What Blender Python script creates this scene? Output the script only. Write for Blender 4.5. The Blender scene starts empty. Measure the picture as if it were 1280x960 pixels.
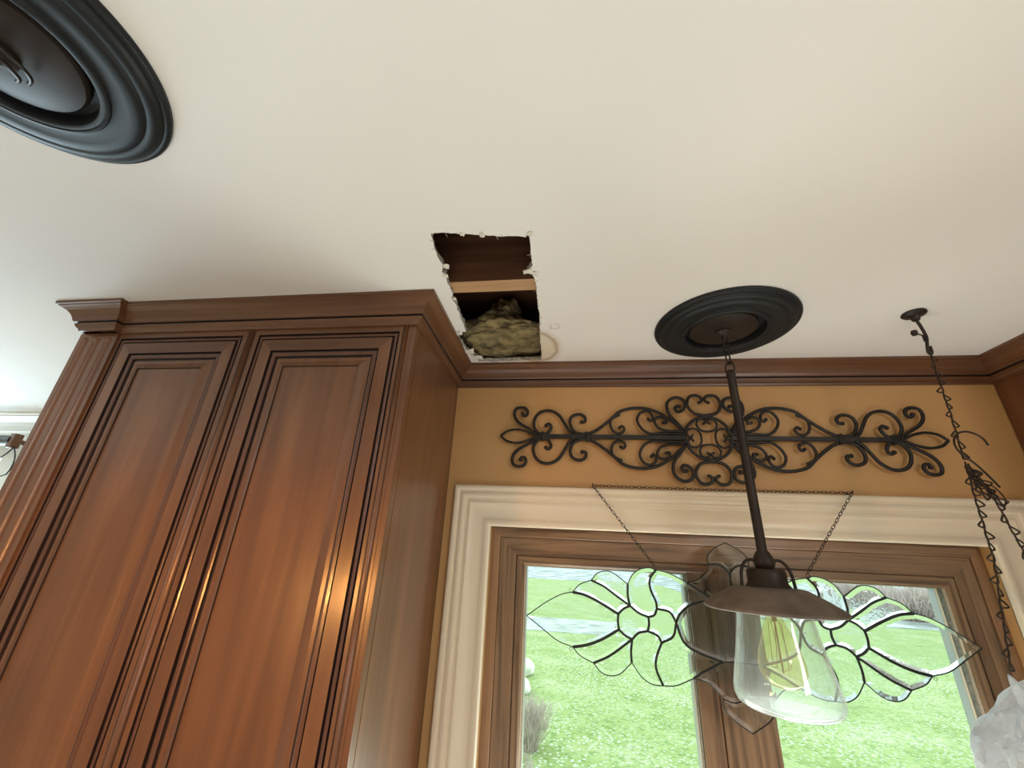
import bpy, bmesh, math, random
from mathutils import Vector, Matrix, noise
PI = math.pi
scene = bpy.context.scene
COL = scene.collection
random.seed(7)

# ------------------------------------------------------------------ camera
H = 0.583            # ceiling height above the camera (camera is the origin)
FLOOR = -1.85
cam_d = bpy.data.cameras.new('camera')
cam = bpy.data.objects.new('camera', cam_d); COL.objects.link(cam)
r_ = Vector((0.990351, 0.130479, 0.046695)); u_ = Vector((0.007542, -0.387193, 0.921968)); f_ = Vector((-0.138378, 0.912719, 0.384441))
cam.matrix_world = Matrix(((r_.x, u_.x, -f_.x, 0), (r_.y, u_.y, -f_.y, 0), (r_.z, u_.z, -f_.z, 0), (0, 0, 0, 1)))
cam_d.sensor_width = 36; cam_d.lens = 36 * 506.26 / 1280
cam_d.clip_start = 0.01; cam_d.clip_end = 400
scene.camera = cam
scene.view_settings.view_transform = 'Standard'
scene.view_settings.look = 'None'
scene.view_settings.exposure = 0.0
scene.view_settings.gamma = 1.0
scene.view_settings.use_curve_mapping = False
scene.cycles.use_denoising = True
scene.cycles.max_bounces = 10
scene.cycles.transparent_max_bounces = 24
scene.cycles.transmission_bounces = 12
scene.cycles.caustics_refractive = False
scene.cycles.caustics_reflective = False
scene.cycles.sample_clamp_indirect = 4.0

# ------------------------------------------------------------------ sky and lights
W = bpy.data.worlds.new('overcast_sky'); scene.world = W; W.use_nodes = True
W.node_tree.nodes['Background'].inputs[0].default_value = (0.86, 0.95, 1.0, 1)
W.node_tree.nodes['Background'].inputs[1].default_value = 2.5

def area(name, loc, direction, sx, sy, power, color):
    d = bpy.data.lights.new(name, 'AREA'); d.shape = 'RECTANGLE'; d.size = sx; d.size_y = sy
    d.energy = power; d.color = color
    o = bpy.data.objects.new(name, d); COL.objects.link(o)
    o.location = loc; o.rotation_euler = Vector(direction).to_track_quat('-Z', 'Y').to_euler()
    return o
# two added fills, then daylight of this window and the next room's big window
area('added_right_fill', (1.90, -1.9, 0.38), (-1, .45, -0.08), 2.2, 0.3, 44, (1.0, 0.98, 0.95))  # unseen fill added at the right wall, which has no window
area('added_floor_fill', (0.15, -0.85, -1.83), (0, 0, 1), 2.4, 1.5, 25, (1.0, 0.98, 0.94))  # unseen upward fill added just above the floor to brighten the ceiling
area('daylight_lower_window', (0.409, 1.30, -0.74), (-.12, -1, 0.75), 1.0, 0.36, 13, (0.97, 1.0, 0.93))
area('daylight_next_room', (-4.2, 1.72, -0.45), (0.15, -1, 0.1), 2.6, 1.5, 155, (0.66, 0.86, 1.0))
p_ = area('window_portal', (0.409, 1.36, -0.5), (0, -1, 0.0), 1.2, 1.1, 1.0, (1, 1, 1)); p_.data.cycles.is_portal = True

# ------------------------------------------------------------------ helpers
def tag(o, label=None, cat=None, group=None, kind=None):
    if label: o['label'] = label
    if cat: o['category'] = cat
    if group: o['group'] = group
    if kind: o['kind'] = kind
    return o

def empty(name, loc=(0, 0, 0), label=None, cat=None, group=None, kind=None):
    o = bpy.data.objects.new(name, None); COL.objects.link(o); o.location = loc
    o.empty_display_size = 0.05
    return tag(o, label, cat, group, kind)

def build(name, bm, mats, parent=None, smooth=False, angle=None):
    me = bpy.data.meshes.new(name)
    if not isinstance(mats, (list, tuple)): mats = [mats]
    if parent is not None:
        bm.transform(Matrix.Translation(-world_loc(parent)))
    bmesh.ops.delete(bm, geom=[v for v in bm.verts if not v.link_faces], context='VERTS')
    bmesh.ops.recalc_face_normals(bm, faces=bm.faces)
    if smooth:
        for f in bm.faces: f.smooth = True
        if angle is not None:
            for e in bm.edges:
                if len(e.link_faces) == 2 and e.calc_face_angle(0) > angle: e.smooth = False
    bm.to_mesh(me); bm.free()
    for m in mats: me.materials.append(m)
    o = bpy.data.objects.new(name, me); COL.objects.link(o)
    if parent is not None: o.parent = parent
    return o

def world_loc(o):
    v = Vector((0, 0, 0))
    while o is not None: v += o.location; o = o.parent
    return v

def box(bm, x0, x1, y0, y1, z0, z1, mi=0, bev=0.0):
    vs = [bm.verts.new((x, y, z)) for x in (x0, x1) for y in (y0, y1) for z in (z0, z1)]
    fs = []
    for q in ((0, 1, 3, 2), (4, 6, 7, 5), (0, 4, 5, 1), (2, 3, 7, 6), (0, 2, 6, 4), (1, 5, 7, 3)):
        f = bm.faces.new([vs[i] for i in q]); f.material_index = mi; fs.append(f)
    if bev:
        es = set(e for f in fs for e in f.edges)
        bmesh.ops.bevel(bm, geom=list(es), offset=bev, segments=2, affect='EDGES', profile=0.6)

def catmull(pts, n=6, closed=False):
    P = [Vector(p) for p in pts]; out = []; m = len(P)
    rng = range(m) if closed else range(m - 1)
    for i in rng:
        if closed: a, b, c, d = P[(i - 1) % m], P[i], P[(i + 1) % m], P[(i + 2) % m]
        else:
            b, c = P[i], P[i + 1]
            a = P[i - 1] if i else b * 2 - c
            d = P[i + 2] if i + 2 < m else c * 2 - b
        for k in range(n):
            t = k / n
            out.append(0.5 * ((2 * b) + (c - a) * t + (2 * a - 5 * b + 4 * c - d) * t * t + (3 * b - a - 3 * c + d) * t ** 3))
    if not closed: out.append(P[-1])
    return out

def sweep(bm, pts, w, d=None, normal=(0, 1, 0), sides=8, closed=False, taper=None, mi=0):
    """tube along 3-D points; w across the plane of `normal`, d along the normal (half sizes)"""
    d = w if d is None else d
    N = Vector(normal); P = [Vector(p) for p in pts]; m = len(P); rings = []
    for i, p in enumerate(P):
        if closed: t = P[(i + 1) % m] - P[(i - 1) % m]
        else: t = P[min(i + 1, m - 1)] - P[max(i - 1, 0)]
        if t.length < 1e-9: t = Vector((0, 0, 1))
        t.normalize()
        s = t.cross(N)
        if s.length < 1e-4: s = t.orthogonal()
        s.normalize(); n2 = s.cross(t).normalized()
        k = taper(i / (m - 1)) if taper else 1.0
        rings.append([bm.verts.new(p + s * (math.cos(2 * PI * (j + .5) / sides) * w * k) + n2 * (math.sin(2 * PI * (j + .5) / sides) * d * k)) for j in range(sides)])
    for i in range(m if closed else m - 1):
        a, b = rings[i], rings[(i + 1) % m]
        for j in range(sides):
            f = bm.faces.new((a[j], a[(j + 1) % sides], b[(j + 1) % sides], b[j])); f.material_index = mi
    if not closed:
        bm.faces.new(rings[0][::-1]).material_index = mi; bm.faces.new(rings[-1]).material_index = mi

def lathe(bm, prof, cx, cy, seg=48, closed=False, mi=0):
    """prof: list of (radius, z)"""
    rings = []
    for (r, z) in prof:
        if r < 1e-6: rings.append([bm.verts.new((cx, cy, z))])
        else: rings.append([bm.verts.new((cx + r * math.cos(2 * PI * k / seg), cy + r * math.sin(2 * PI * k / seg), z)) for k in range(seg)])
    n = len(rings)
    for i in range(n if closed else n - 1):
        a, b = rings[i], rings[(i + 1) % n]
        for k in range(seg):
            k2 = (k + 1) % seg
            if len(a) == 1 and len(b) == 1: continue
            if len(a) == 1: f = bm.faces.new((a[0], b[k2], b[k]))
            elif len(b) == 1: f = bm.faces.new((a[k], a[k2], b[0]))
            else: f = bm.faces.new((a[k], a[k2], b[k2], b[k]))
            f.material_index = mi

def frame(bm, x0, x1, z0, z1, prof, yf, mi=(), sides='LRTB'):
    """mitred picture frame in the XZ plane; prof = [(s inward, d toward the room)]"""
    rings = []
    for (s, d) in prof:
        rings.append([bm.verts.new((x0 + s, yf - d, z0 + s)), bm.verts.new((x1 - s, yf - d, z0 + s)),
                      bm.verts.new((x1 - s, yf - d, z1 - s)), bm.verts.new((x0 + s, yf - d, z1 - s))])
    for i in range(len(rings) - 1):
        a, b = rings[i], rings[i + 1]
        for j, c in enumerate('BRTL'):
            if c not in sides: continue
            f = bm.faces.new((a[j], a[(j + 1) % 4], b[(j + 1) % 4], b[j]))
            f.material_index = mi[i] if i < len(mi) else 0

def molding(path, prof, segs, mi=()):
    """profile (offset, z) swept with mitres along a plan path; offsets to the right of travel. segs=(i0,i1)"""
    bm = bmesh.new()
    P = [Vector(p) for p in path]; cols = []
    for i, p in enumerate(P):
        dirs = []
        if i > 0: dirs.append((P[i] - P[i - 1]).normalized())
        if i < len(P) - 1: dirs.append((P[i + 1] - P[i]).normalized())
        ns = [Vector((d.y, -d.x)) for d in dirs]
        if len(ns) == 2: m = (ns[0] + ns[1]); m = m / (m.length_squared / 2) if m.length > 1e-6 else ns[0]
        else: m = ns[0]
        cols.append(m)
    prev = None
    for i in range(segs[0], segs[1] + 1):
        cur = [bm.verts.new((P[i].x + cols[i].x * o, P[i].y + cols[i].y * o, z)) for (o, z) in prof]
        if prev:
            for k in range(len(cur) - 1):
                f = bm.faces.new((prev[k], cur[k], cur[k + 1], prev[k + 1])); f.material_index = mi[k] if k < len(mi) else 0
        else: bm.faces.new(cur)
        prev = cur
    bm.faces.new(prev[::-1])
    return bm

def link_pts(c, t, side, length, width, n=20, heart=False):
    """closed loop of a chain link centred at c, long axis t, opening across side"""
    out = []
    for k in range(n):
        a = 2 * PI * k / n
        x, y = math.cos(a), math.sin(a)
        if heart: wy = y * (0.35 + 0.65 * (0.5 - 0.5 * x)) * 1.1
        else: wy = y
        out.append(c + t * (x * length / 2) + side * (wy * width / 2))
    return out

# ------------------------------------------------------------------ materials
def mat(name, color, rough=0.5, metal=0.0, spec=0.5, coat=0.0, coat_rough=0.1):
    m = bpy.data.materials.new(name); m.use_nodes = True
    b = m.node_tree.nodes['Principled BSDF']
    b.inputs['Base Color'].default_value = (*color, 1); b.inputs['Roughness'].default_value = rough
    b.inputs['Metallic'].default_value = metal; b.inputs['Specular IOR Level'].default_value = spec
    b.inputs['Coat Weight'].default_value = coat; b.inputs['Coat Roughness'].default_value = coat_rough
    return m

def nodes(m): return m.node_tree.nodes, m.node_tree.links, m.node_tree.nodes['Principled BSDF']

def ramp(nt, stops):
    r = nt.new('ShaderNodeValToRGB'); e = r.color_ramp.elements
    e[0].position, e[0].color = stops[0][0], (*stops[0][1], 1)
    e[1].position, e[1].color = stops[-1][0], (*stops[-1][1], 1)
    for p, c in stops[1:-1]:
        x = e.new(p); x.color = (*c, 1)
    return r

def grain(name, stops, scale, rough=0.35, coat=0.0, coat_rough=0.2, bump=0.05, detail=8, dist=0.6, spec=0.5, blotch=0.0):
    """wood: noise stretched along one axis by `scale` (x,y,z)"""
    m = mat(name, stops[0][1], rough, coat=coat, coat_rough=coat_rough, spec=spec)
    nt, lk, b = nodes(m)
    tc = nt.new('ShaderNodeNewGeometry'); mp = nt.new('ShaderNodeMapping'); mp.inputs['Scale'].default_value = scale
    n = nt.new('ShaderNodeTexNoise'); n.inputs['Scale'].default_value = 1; n.inputs['Detail'].default_value = detail; n.inputs['Distortion'].default_value = dist
    lk.new(tc.outputs['Position'], mp.inputs['Vector']); lk.new(mp.outputs[0], n.inputs['Vector'])
    r = ramp(nt, stops); lk.new(n.outputs['Fac'], r.inputs[0])
    out = r.outputs[0]
    if blotch:
        n2 = nt.new('ShaderNodeTexNoise'); n2.inputs['Scale'].default_value = 5; n2.inputs['Detail'].default_value = 2
        lk.new(tc.outputs['Position'], n2.inputs['Vector'])
        mx = nt.new('ShaderNodeMix'); mx.data_type = 'RGBA'; mx.blend_type = 'MULTIPLY'; mx.inputs[0].default_value = blotch
        r2 = ramp(nt, [(0.35, (0.6, 0.55, 0.5)), (0.65, (1, 1, 1))]); lk.new(n2.outputs['Fac'], r2.inputs[0])
        lk.new(out, mx.inputs[6]); lk.new(r2.outputs[0], mx.inputs[7]); out = mx.outputs[2]
    lk.new(out, b.inputs['Base Color'])
    bp_ = nt.new('ShaderNodeBump'); bp_.inputs['Strength'].default_value = bump; bp_.inputs['Distance'].default_value = 0.002
    lk.new(n.outputs['Fac'], bp_.inputs['Height']); lk.new(bp_.outputs[0], b.inputs['Normal'])
    return m

def paint(name, color, rough=0.5, var=0.04, scale=3.0, bump=0.03, bscale=120):
    m = mat(name, color, rough); nt, lk, b = nodes(m)
    tc = nt.new('ShaderNodeNewGeometry'); n = nt.new('ShaderNodeTexNoise'); n.inputs['Scale'].default_value = scale; n.inputs['Detail'].default_value = 3
    lk.new(tc.outputs['Position'], n.inputs['Vector'])
    r = ramp(nt, [(0.3, tuple(c * (1 - var) for c in color)), (0.7, tuple(min(1, c * (1 + var)) for c in color))])
    lk.new(n.outputs['Fac'], r.inputs[0]); lk.new(r.outputs[0], b.inputs['Base Color'])
    n2 = nt.new('ShaderNodeTexNoise'); n2.inputs['Scale'].default_value = bscale; lk.new(tc.outputs['Position'], n2.inputs['Vector'])
    bp_ = nt.new('ShaderNodeBump'); bp_.inputs['Strength'].default_value = bump; bp_.inputs['Distance'].default_value = 0.001
    lk.new(n2.outputs['Fac'], bp_.inputs['Height']); lk.new(bp_.outputs[0], b.inputs['Normal'])
    return m

CH = [(0.30, (0.118, 0.047, 0.019)), (0.52, (0.162, 0.067, 0.027)), (0.72, (0.21, 0.092, 0.038))]
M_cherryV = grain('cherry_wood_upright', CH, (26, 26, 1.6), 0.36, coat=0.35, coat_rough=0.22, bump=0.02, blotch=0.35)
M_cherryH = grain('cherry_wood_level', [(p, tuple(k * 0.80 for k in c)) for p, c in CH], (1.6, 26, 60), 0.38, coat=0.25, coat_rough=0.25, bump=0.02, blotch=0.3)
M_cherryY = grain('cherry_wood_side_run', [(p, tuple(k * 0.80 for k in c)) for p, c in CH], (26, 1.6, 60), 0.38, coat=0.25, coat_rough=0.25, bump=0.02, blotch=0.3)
M_glaze = mat('dark_glaze_lines', (0.020, 0.010, 0.008), 0.45)
M_bead = grain('cherry_glazed_bead', [(0.3, (0.07, 0.028, 0.016)), (0.7, (0.13, 0.05, 0.026))], (26, 26, 1.6), 0.3, coat=0.3, bump=0.01)
M_oakV = grain('oak_upright', [(0.33, (0.12, 0.066, 0.032)), (0.5, (0.25, 0.148, 0.076)), (0.7, (0.34, 0.21, 0.112))], (60, 60, 2.6), 0.42, coat=0.1, bump=0.12, dist=0.9)
M_oakH = grain('oak_level', [(0.33, (0.12, 0.066, 0.032)), (0.5, (0.25, 0.148, 0.076)), (0.7, (0.34, 0.21, 0.112))], (2.6, 60, 60), 0.42, coat=0.1, bump=0.12, dist=0.9)
M_oakL = grain('light_oak_stop', [(0.33, (0.24, 0.125, 0.06)), (0.7, (0.36, 0.20, 0.10))], (60, 60, 2.6), 0.42, bump=0.08)
M_oakD = grain('shaded_jamb_finial_brown', [(0.33, (0.10, 0.042, 0.020)), (0.7, (0.17, 0.078, 0.038))], (60, 60, 2.6), 0.42, bump=0.08)  # oak darkened to put the jamb's shade into it; finial's own brown too
M_wall = paint('tan_wall_paint', (0.50, 0.285, 0.110), 0.55, 0.05)
M_case = paint('cream_casing_paint', (0.80, 0.70, 0.54), 0.32, 0.02, bump=0.01)
M_white = paint('white_trim_paint', (0.80, 0.79, 0.72), 0.4, 0.02)
M_iron = paint('black_wrought_iron', (0.018, 0.015, 0.013), 0.42, 0.3, 40, 0.25, 300)
nodes(M_iron)[2].inputs['Metallic'].default_value = 0.4
M_med = mat('black_medallion_paint', (0.012, 0.0145, 0.016), 0.45, spec=0.28)
M_bronze = paint('dark_bronze', (0.028, 0.021, 0.017), 0.42, 0.2, 30, 0.05, 200)
nodes(M_bronze)[2].inputs['Metallic'].default_value = 0.15; nodes(M_bronze)[2].inputs['Specular IOR Level'].default_value = 0.25
M_shade = paint('dusty_bronze_shade', (0.135, 0.105, 0.082), 0.6, 0.35, 25, 0.1, 300)
M_chain = paint('rusty_black_chain', (0.035, 0.022, 0.016), 0.4, 0.3, 60, 0.1, 300)
nodes(M_chain)[2].inputs['Metallic'].default_value = 0.6
M_lead = mat('dark_lead_came', (0.03, 0.032, 0.028), 0.45, 0.5)
M_floor = grain('oak_floor', [(0.3, (0.34, 0.26, 0.18)), (0.7, (0.46, 0.36, 0.26))], (3, 30, 3), 0.35)
M_brick = paint('beige_room_paint', (0.62, 0.54, 0.42), 0.6, 0.03)

# ceiling paint with the brown water ring beside the hole (a stain with its own shape)
M_ceil = mat('white_ceiling_paint', (0.84, 0.83, 0.80), 0.75); nt, lk, b = nodes(M_ceil)
g_ = nt.new('ShaderNodeNewGeometry')
n_ = nt.new('ShaderNodeTexNoise'); n_.inputs['Scale'].default_value = 18; n_.inputs['Detail'].default_value = 4; lk.new(g_.outputs['Position'], n_.inputs['Vector'])
sb = nt.new('ShaderNodeVectorMath'); sb.operation = 'SUBTRACT'; sb.inputs[1].default_value = (-0.098, 1.100, H); lk.new(g_.outputs['Position'], sb.inputs[0])
sc_ = nt.new('ShaderNodeVectorMath'); sc_.operation = 'MULTIPLY'; sc_.inputs[1].default_value = (1.18, 0.82, 1); lk.new(sb.outputs[0], sc_.inputs[0])
ln = nt.new('ShaderNodeVectorMath'); ln.operation = 'LENGTH'; lk.new(sc_.outputs[0], ln.inputs[0])
ad = nt.new('ShaderNodeMath'); ad.operation = 'MULTIPLY_ADD'; ad.inputs[1].default_value = 0.030; lk.new(n_.outputs['Fac'], ad.inputs[0]); lk.new(ln.outputs['Value'], ad.inputs[2])
rr = ramp(nt, [(0.0, (0.86, 0.80, 0.66)), (0.080, (0.86, 0.80, 0.66)), (0.089, (0.52, 0.42, 0.28)), (0.098, (0.86, 0.82, 0.76)), (0.115, (1, 1, 1))])
lk.new(ad.outputs[0], rr.inputs[0])
cr = ramp(nt, [(0.3, (0.83, 0.82, 0.785)), (0.7, (0.86, 0.85, 0.815))]); n3 = nt.new('ShaderNodeTexNoise'); n3.inputs['Scale'].default_value = 2.5; lk.new(g_.outputs['Position'], n3.inputs['Vector']); lk.new(n3.outputs['Fac'], cr.inputs[0])
mx = nt.new('ShaderNodeMix'); mx.data_type = 'RGBA'; mx.blend_type = 'MULTIPLY'; mx.inputs[0].default_value = 1.0
lk.new(cr.outputs[0], mx.inputs[6]); lk.new(rr.outputs[0], mx.inputs[7]); lk.new(mx.outputs[2], b.inputs['Base Color'])
M_gyp = paint('crumbled_gypsum', (0.42, 0.39, 0.34), 0.9, 0.35, 90, 0.8, 200)
M_paper = mat('torn_drywall_paper', (0.72, 0.69, 0.62), 0.9)

def glassy(name, tint=(1, 1, 1), gloss=0.08, refl_rough=0.0, film=0.0, fcol=(.86, .92, .92)):
    m = bpy.data.materials.new(name); m.use_nodes = True; nt = m.node_tree.nodes; lk = m.node_tree.links; nt.clear()
    o = nt.new('ShaderNodeOutputMaterial'); t = nt.new('ShaderNodeBsdfTransparent'); t.inputs[0].default_value = (*tint, 1)
    g = nt.new('ShaderNodeBsdfGlossy'); g.inputs['Roughness'].default_value = refl_rough
    lw = nt.new('ShaderNodeLayerWeight'); lw.inputs[0].default_value = 0.5; pw = nt.new('ShaderNodeMath'); pw.operation = 'POWER'; pw.inputs[1].default_value = 4.0; lk.new(lw.outputs['Facing'], pw.inputs[0])
    mu = nt.new('ShaderNodeMath'); mu.operation = 'MULTIPLY_ADD'; mu.inputs[1].default_value = 0.45; mu.inputs[2].default_value = gloss
    x = nt.new('ShaderNodeMixShader'); lk.new(pw.outputs[0], mu.inputs[0]); lk.new(mu.outputs[0], x.inputs[0]); lk.new(t.outputs[0], x.inputs[1]); lk.new(g.outputs[0], x.inputs[2]); out = x
    if film:   # dusty milky film, with bright rims painted in toward the glass edges
        tl = nt.new('ShaderNodeBsdfTranslucent'); tl.inputs[0].default_value = (*fcol, 1); x2 = nt.new('ShaderNodeMixShader'); ma = nt.new('ShaderNodeMath'); ma.operation = 'MULTIPLY_ADD'; ma.inputs[1].default_value = .45; ma.inputs[2].default_value = film; lk.new(pw.outputs[0], ma.inputs[0]); lk.new(ma.outputs[0], x2.inputs[0])
        lk.new(x.outputs[0], x2.inputs[1]); lk.new(tl.outputs[0], x2.inputs[2]); out = x2
    lk.new(out.outputs[0], o.inputs[0])
    return m
M_pane = glassy('window_glass', (0.93, 0.97, 0.95), 0.03)
def realglass(name, col, rough=0.0, bump=0.0, bscale=60):
    m = mat(name, col, rough); nt, lk, b = nodes(m); b.inputs['Transmission Weight'].default_value = 1.0; b.inputs['IOR'].default_value = 1.5; b.inputs['Specular IOR Level'].default_value = 0.3
    if bump:
        tc = nt.new('ShaderNodeNewGeometry'); n = nt.new('ShaderNodeTexNoise'); n.inputs['Scale'].default_value = bscale; n.inputs['Detail'].default_value = 3
        lk.new(tc.outputs['Position'], n.inputs['Vector']); bp_ = nt.new('ShaderNodeBump'); bp_.inputs['Strength'].default_value = bump; bp_.inputs['Distance'].default_value = 0.003
        lk.new(n.outputs['Fac'], bp_.inputs['Height']); lk.new(bp_.outputs[0], b.inputs['Normal'])
    return m
M_bevelglass = realglass('clear_bevelled_glass', (0.96, 1.0, 0.98), 0.0)
M_glueglass = realglass('rippled_clear_glass', (0.96, 1.0, 0.98), 0.0, 0.25, 70)
M_jar = glassy('pendant_jar_glass', (0.97, 0.985, 0.98), 0.03, 0.03, 0.07)
M_bulb = glassy('amber_bulb_glass', (0.97, 0.93, 0.66), 0.06, 0.02, 0.05, (.85, .70, .25))

# ------------------------------------------------------------------ the setting
HOLE = [(-0.2714, 0.6033), (-0.2736, 0.6243), (-0.2775, 0.6643), (-0.2779, 0.6815), (-0.2742, 0.6984), (-0.2845, 0.7225), (-0.2774, 0.732), (-0.2832, 0.7659), (-0.2807, 0.7792), (-0.2812, 0.8083), (-0.2908, 0.8247), (-0.2858, 0.8531), (-0.2887, 0.9169), (-0.289, 0.9561), (-0.2921, 0.993), (-0.3156, 0.9937), (-0.3268, 1.041), (-0.3215, 1.0675), (-0.319, 1.1006), (-0.3096, 1.1297), (-0.2947, 1.1626), (-0.296, 1.1875), (-0.2471, 1.1917), (-0.1684, 1.1869), (-0.0876, 1.1824), (-0.0836, 1.1444), (-0.081, 1.0275), (-0.0747, 0.9207), (-0.0755, 0.8586), (-0.0738, 0.7771), (-0.0771, 0.7462), (-0.09, 0.7306), (-0.0765, 0.7174), (-0.0755, 0.6645), (-0.0743, 0.617), (-0.0825, 0.6292), (-0.0938, 0.6255), (-0.1339, 0.6232), (-0.1696, 0.6148), (-0.2094, 0.6097), (-0.242, 0.6034)]
def jag(pts):
    out = []
    for i, p in enumerate(pts):
        q = pts[(i + 1) % len(pts)]; out.append(p)
        L = math.hypot(q[0] - p[0], q[1] - p[1]); n = int(L / 0.006)
        for k in range(1, n):
            t = k / n; out.append((p[0] + (q[0] - p[0]) * t + random.uniform(-.0013, .0013), p[1] + (q[1] - p[1]) * t + random.uniform(-.0013, .0013)))
    return out
hole = jag(HOLE)
bm = bmesh.new()
outer = [bm.verts.new((x, y, H)) for x, y in ((-6, -4), (1.95, -4), (1.95, 1.9), (-6, 1.9))]
inner = [bm.verts.new((x, y, H)) for x, y in hole]
es = [bm.edges.new((outer[i], outer[(i + 1) % 4])) for i in range(4)] + [bm.edges.new((inner[i], inner[(i + 1) % len(inner)])) for i in range(len(inner))]
bmesh.ops.triangle_fill(bm, use_beauty=True, use_dissolve=False, edges=es)
top = [bm.verts.new((x + random.uniform(-.0025, .0025), y + random.uniform(-.0025, .0025), H + 0.0127)) for x, y in hole]
for i in range(len(inner)):
    j = (i + 1) % len(inner)
    f = bm.faces.new((inner[i], inner[j], top[j], top[i])); f.material_index = 1
outer2 = [bm.verts.new((x, y, H + 0.0127)) for x, y in ((-6, -4), (1.95, -4), (1.95, 1.9), (-6, 1.9))]
es = [bm.edges.new((outer2[i], outer2[(i + 1) % 4])) for i in range(4)] + [bm.edges.get((top[i], top[(i + 1) % len(top)])) for i in range(len(top))]
r2 = bmesh.ops.triangle_fill(bm, use_beauty=True, use_dissolve=False, edges=es)
for g in r2['geom']:
    if isinstance(g, bmesh.types.BMFace): g.material_index = 1
ceiling = tag(build('ceiling', bm, [M_ceil, M_gyp]), kind='structure')

# torn paper flaps round the hole
def flap(pts, drop):
    bm = bmesh.new(); c = Vector((sum(p[0] for p in pts) / len(pts), sum(p[1] for p in pts) / len(pts), H - drop * .6))
    vs = [bm.verts.new((p[0], p[1], H - 0.0006 - drop * (i % 2))) for i, p in enumerate(pts)]; cv = bm.verts.new(c)
    for i in range(len(vs)): bm.faces.new((vs[i], vs[(i + 1) % len(vs)], cv))
    o = build('torn_paper', bm, M_paper, ceiling)
    s = o.modifiers.new('thick', 'SOLIDIFY'); s.thickness = 0.0008
    return o
for cx_, cy_, s_ in ((-0.269, 0.702, .009), (-0.279, 0.735, .009), (-0.283, 0.826, .008), (-0.086, 0.733, .013), (-0.072, 0.742, .010), (-0.311, 0.996, .013), (-0.306, 1.105, .018), (-0.292, 1.150, .018), (-0.074, 0.618, .007), (-0.169, 0.614, .007), (-0.209, 0.609, .006), (-0.071, 0.925, .006), (-0.078, 1.03, .005)):
    pts = []
    for k in range(7):
        a = 2 * PI * k / 7 + random.uniform(-.3, .3); rr_ = s_ * random.uniform(.55, 1.1)
        pts.append((cx_ + rr_ * math.cos(a), cy_ + rr_ * math.sin(a)))
    flap(pts, s_ * random.uniform(.25, .5))
# frayed fibres along the cut
bm = bmesh.new()
for k in range(70):
    i = random.randrange(len(hole)); p = Vector((*hole[i], H)); a = random.uniform(0, 2 * PI); L = random.uniform(.003, .010)
    q = p + Vector((math.cos(a) * L, math.sin(a) * L, -random.uniform(0, .005)))
    sweep(bm, [p, (p + q) / 2 + Vector((0, 0, -.0012)), q], .00045, sides=4)
for ctr, rad in (((-0.040, 0.975), .018),):
    sweep(bm, [Vector((ctr[0] + rad * math.cos(a), ctr[1] + .75 * rad * math.sin(a), H - .001)) for a in [x * .28 - 1.2 for x in range(12)]], .0005, sides=4)
    for s in (-1, 1): sweep(bm, [Vector((ctr[0] - .008 + .003 * s * math.cos(a), ctr[1] + .006 * s + .004 * math.sin(a), H - .001)) for a in [x * .5 for x in range(10)]], .0006, sides=4)
tag(build('paper_fibre', bm, M_gyp, ceiling), kind='stuff')

M_patch = paint('skim_patch', (0.78, 0.70, 0.58), 0.85, 0.06, 30)

def walls():
    # back wall with the window opening
    bm = bmesh.new()
    wx0, wx1, wz0, wz1 = -0.231, 1.049, -1.05, 0.072
    y0, y1 = 1.25, 1.345
    box(bm, -1.345, wx0, y0, y1, FLOOR, H)
    box(bm, wx1, 1.95, y0, y1, FLOOR, H)
    box(bm, wx0, wx1, y0, y1, wz1, H)
    box(bm, wx0, wx1, y0, y1, FLOOR, wz0)
    tag(build('wall_back', bm, M_wall), kind='structure')
    bm = bmesh.new(); box(bm, -1.345, -1.245, 1.345, 1.80, FLOOR, H); tag(build('wall_return', bm, M_white), kind='structure')
    # next room: window opening x -5.5..-3.05
    bm = bmesh.new()
    box(bm, -6, -5.5, 1.80, 1.9, FLOOR, H); box(bm, -3.05, -1.245, 1.80, 1.9, FLOOR, H)
    box(bm, -5.5, -3.05, 1.80, 1.9, 0.35, H); box(bm, -5.5, -3.05, 1.80, 1.9, FLOOR, -1.2)
    tag(build('wall_far', bm, M_white), kind='structure')
    bm = bmesh.new(); box(bm, -6.1, -6, -4, 1.9, FLOOR, H); tag(build('wall_left', bm, M_brick), kind='structure')
    bm = bmesh.new(); box(bm, 1.95, 2.05, -4, 1.345, FLOOR, H); tag(build('wall_right', bm, M_brick), kind='structure')
    bm = bmesh.new(); box(bm, -6, 1.95, -4.1, -4, FLOOR, H); tag(build('wall_front', bm, M_brick), kind='structure')
    bm = bmesh.new(); box(bm, -6, 1.95, -4, 1.8, FLOOR - .05, FLOOR); tag(build('floor', bm, M_floor), kind='structure')
walls()

# timber above the ceiling
M_joist = grain('dark_joist_wood', [(0.3, (0.10, 0.042, 0.02)), (0.7, (0.19, 0.085, 0.04))], (3, 40, 50), 0.7, bump=0.1)  # darker tone for the joist's sides and the boards above
M_joistb = grain('pale_joist_wood', [(0.3, (0.42, 0.24, 0.12)), (0.7, (0.58, 0.36, 0.19))], (3, 50, 50), 0.7, bump=0.1)  # paler tone for the joist's underside and the top plate
def joist(y0, y1, label):
    bm = bmesh.new(); box(bm, -1.3, 1.9, y0, y1, H + .0135, H + .197, 0, 0.0)
    for f in bm.faces:
        if abs(f.calc_center_median().z - (H + .0135)) < 1e-4: f.material_index = 1
    return tag(build('ceiling_joist', bm, [M_joist, M_joistb]), label, 'joist')
joist(.780, .823, 'bare wooden joist crossing the middle of the hole in the ceiling')
bm = bmesh.new(); box(bm, -1.3, 1.9, .3, 1.34, H + .198, H + .215)
box(bm, -1.3, 1.9, .30, .34, H + .0135, H + .198)
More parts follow.
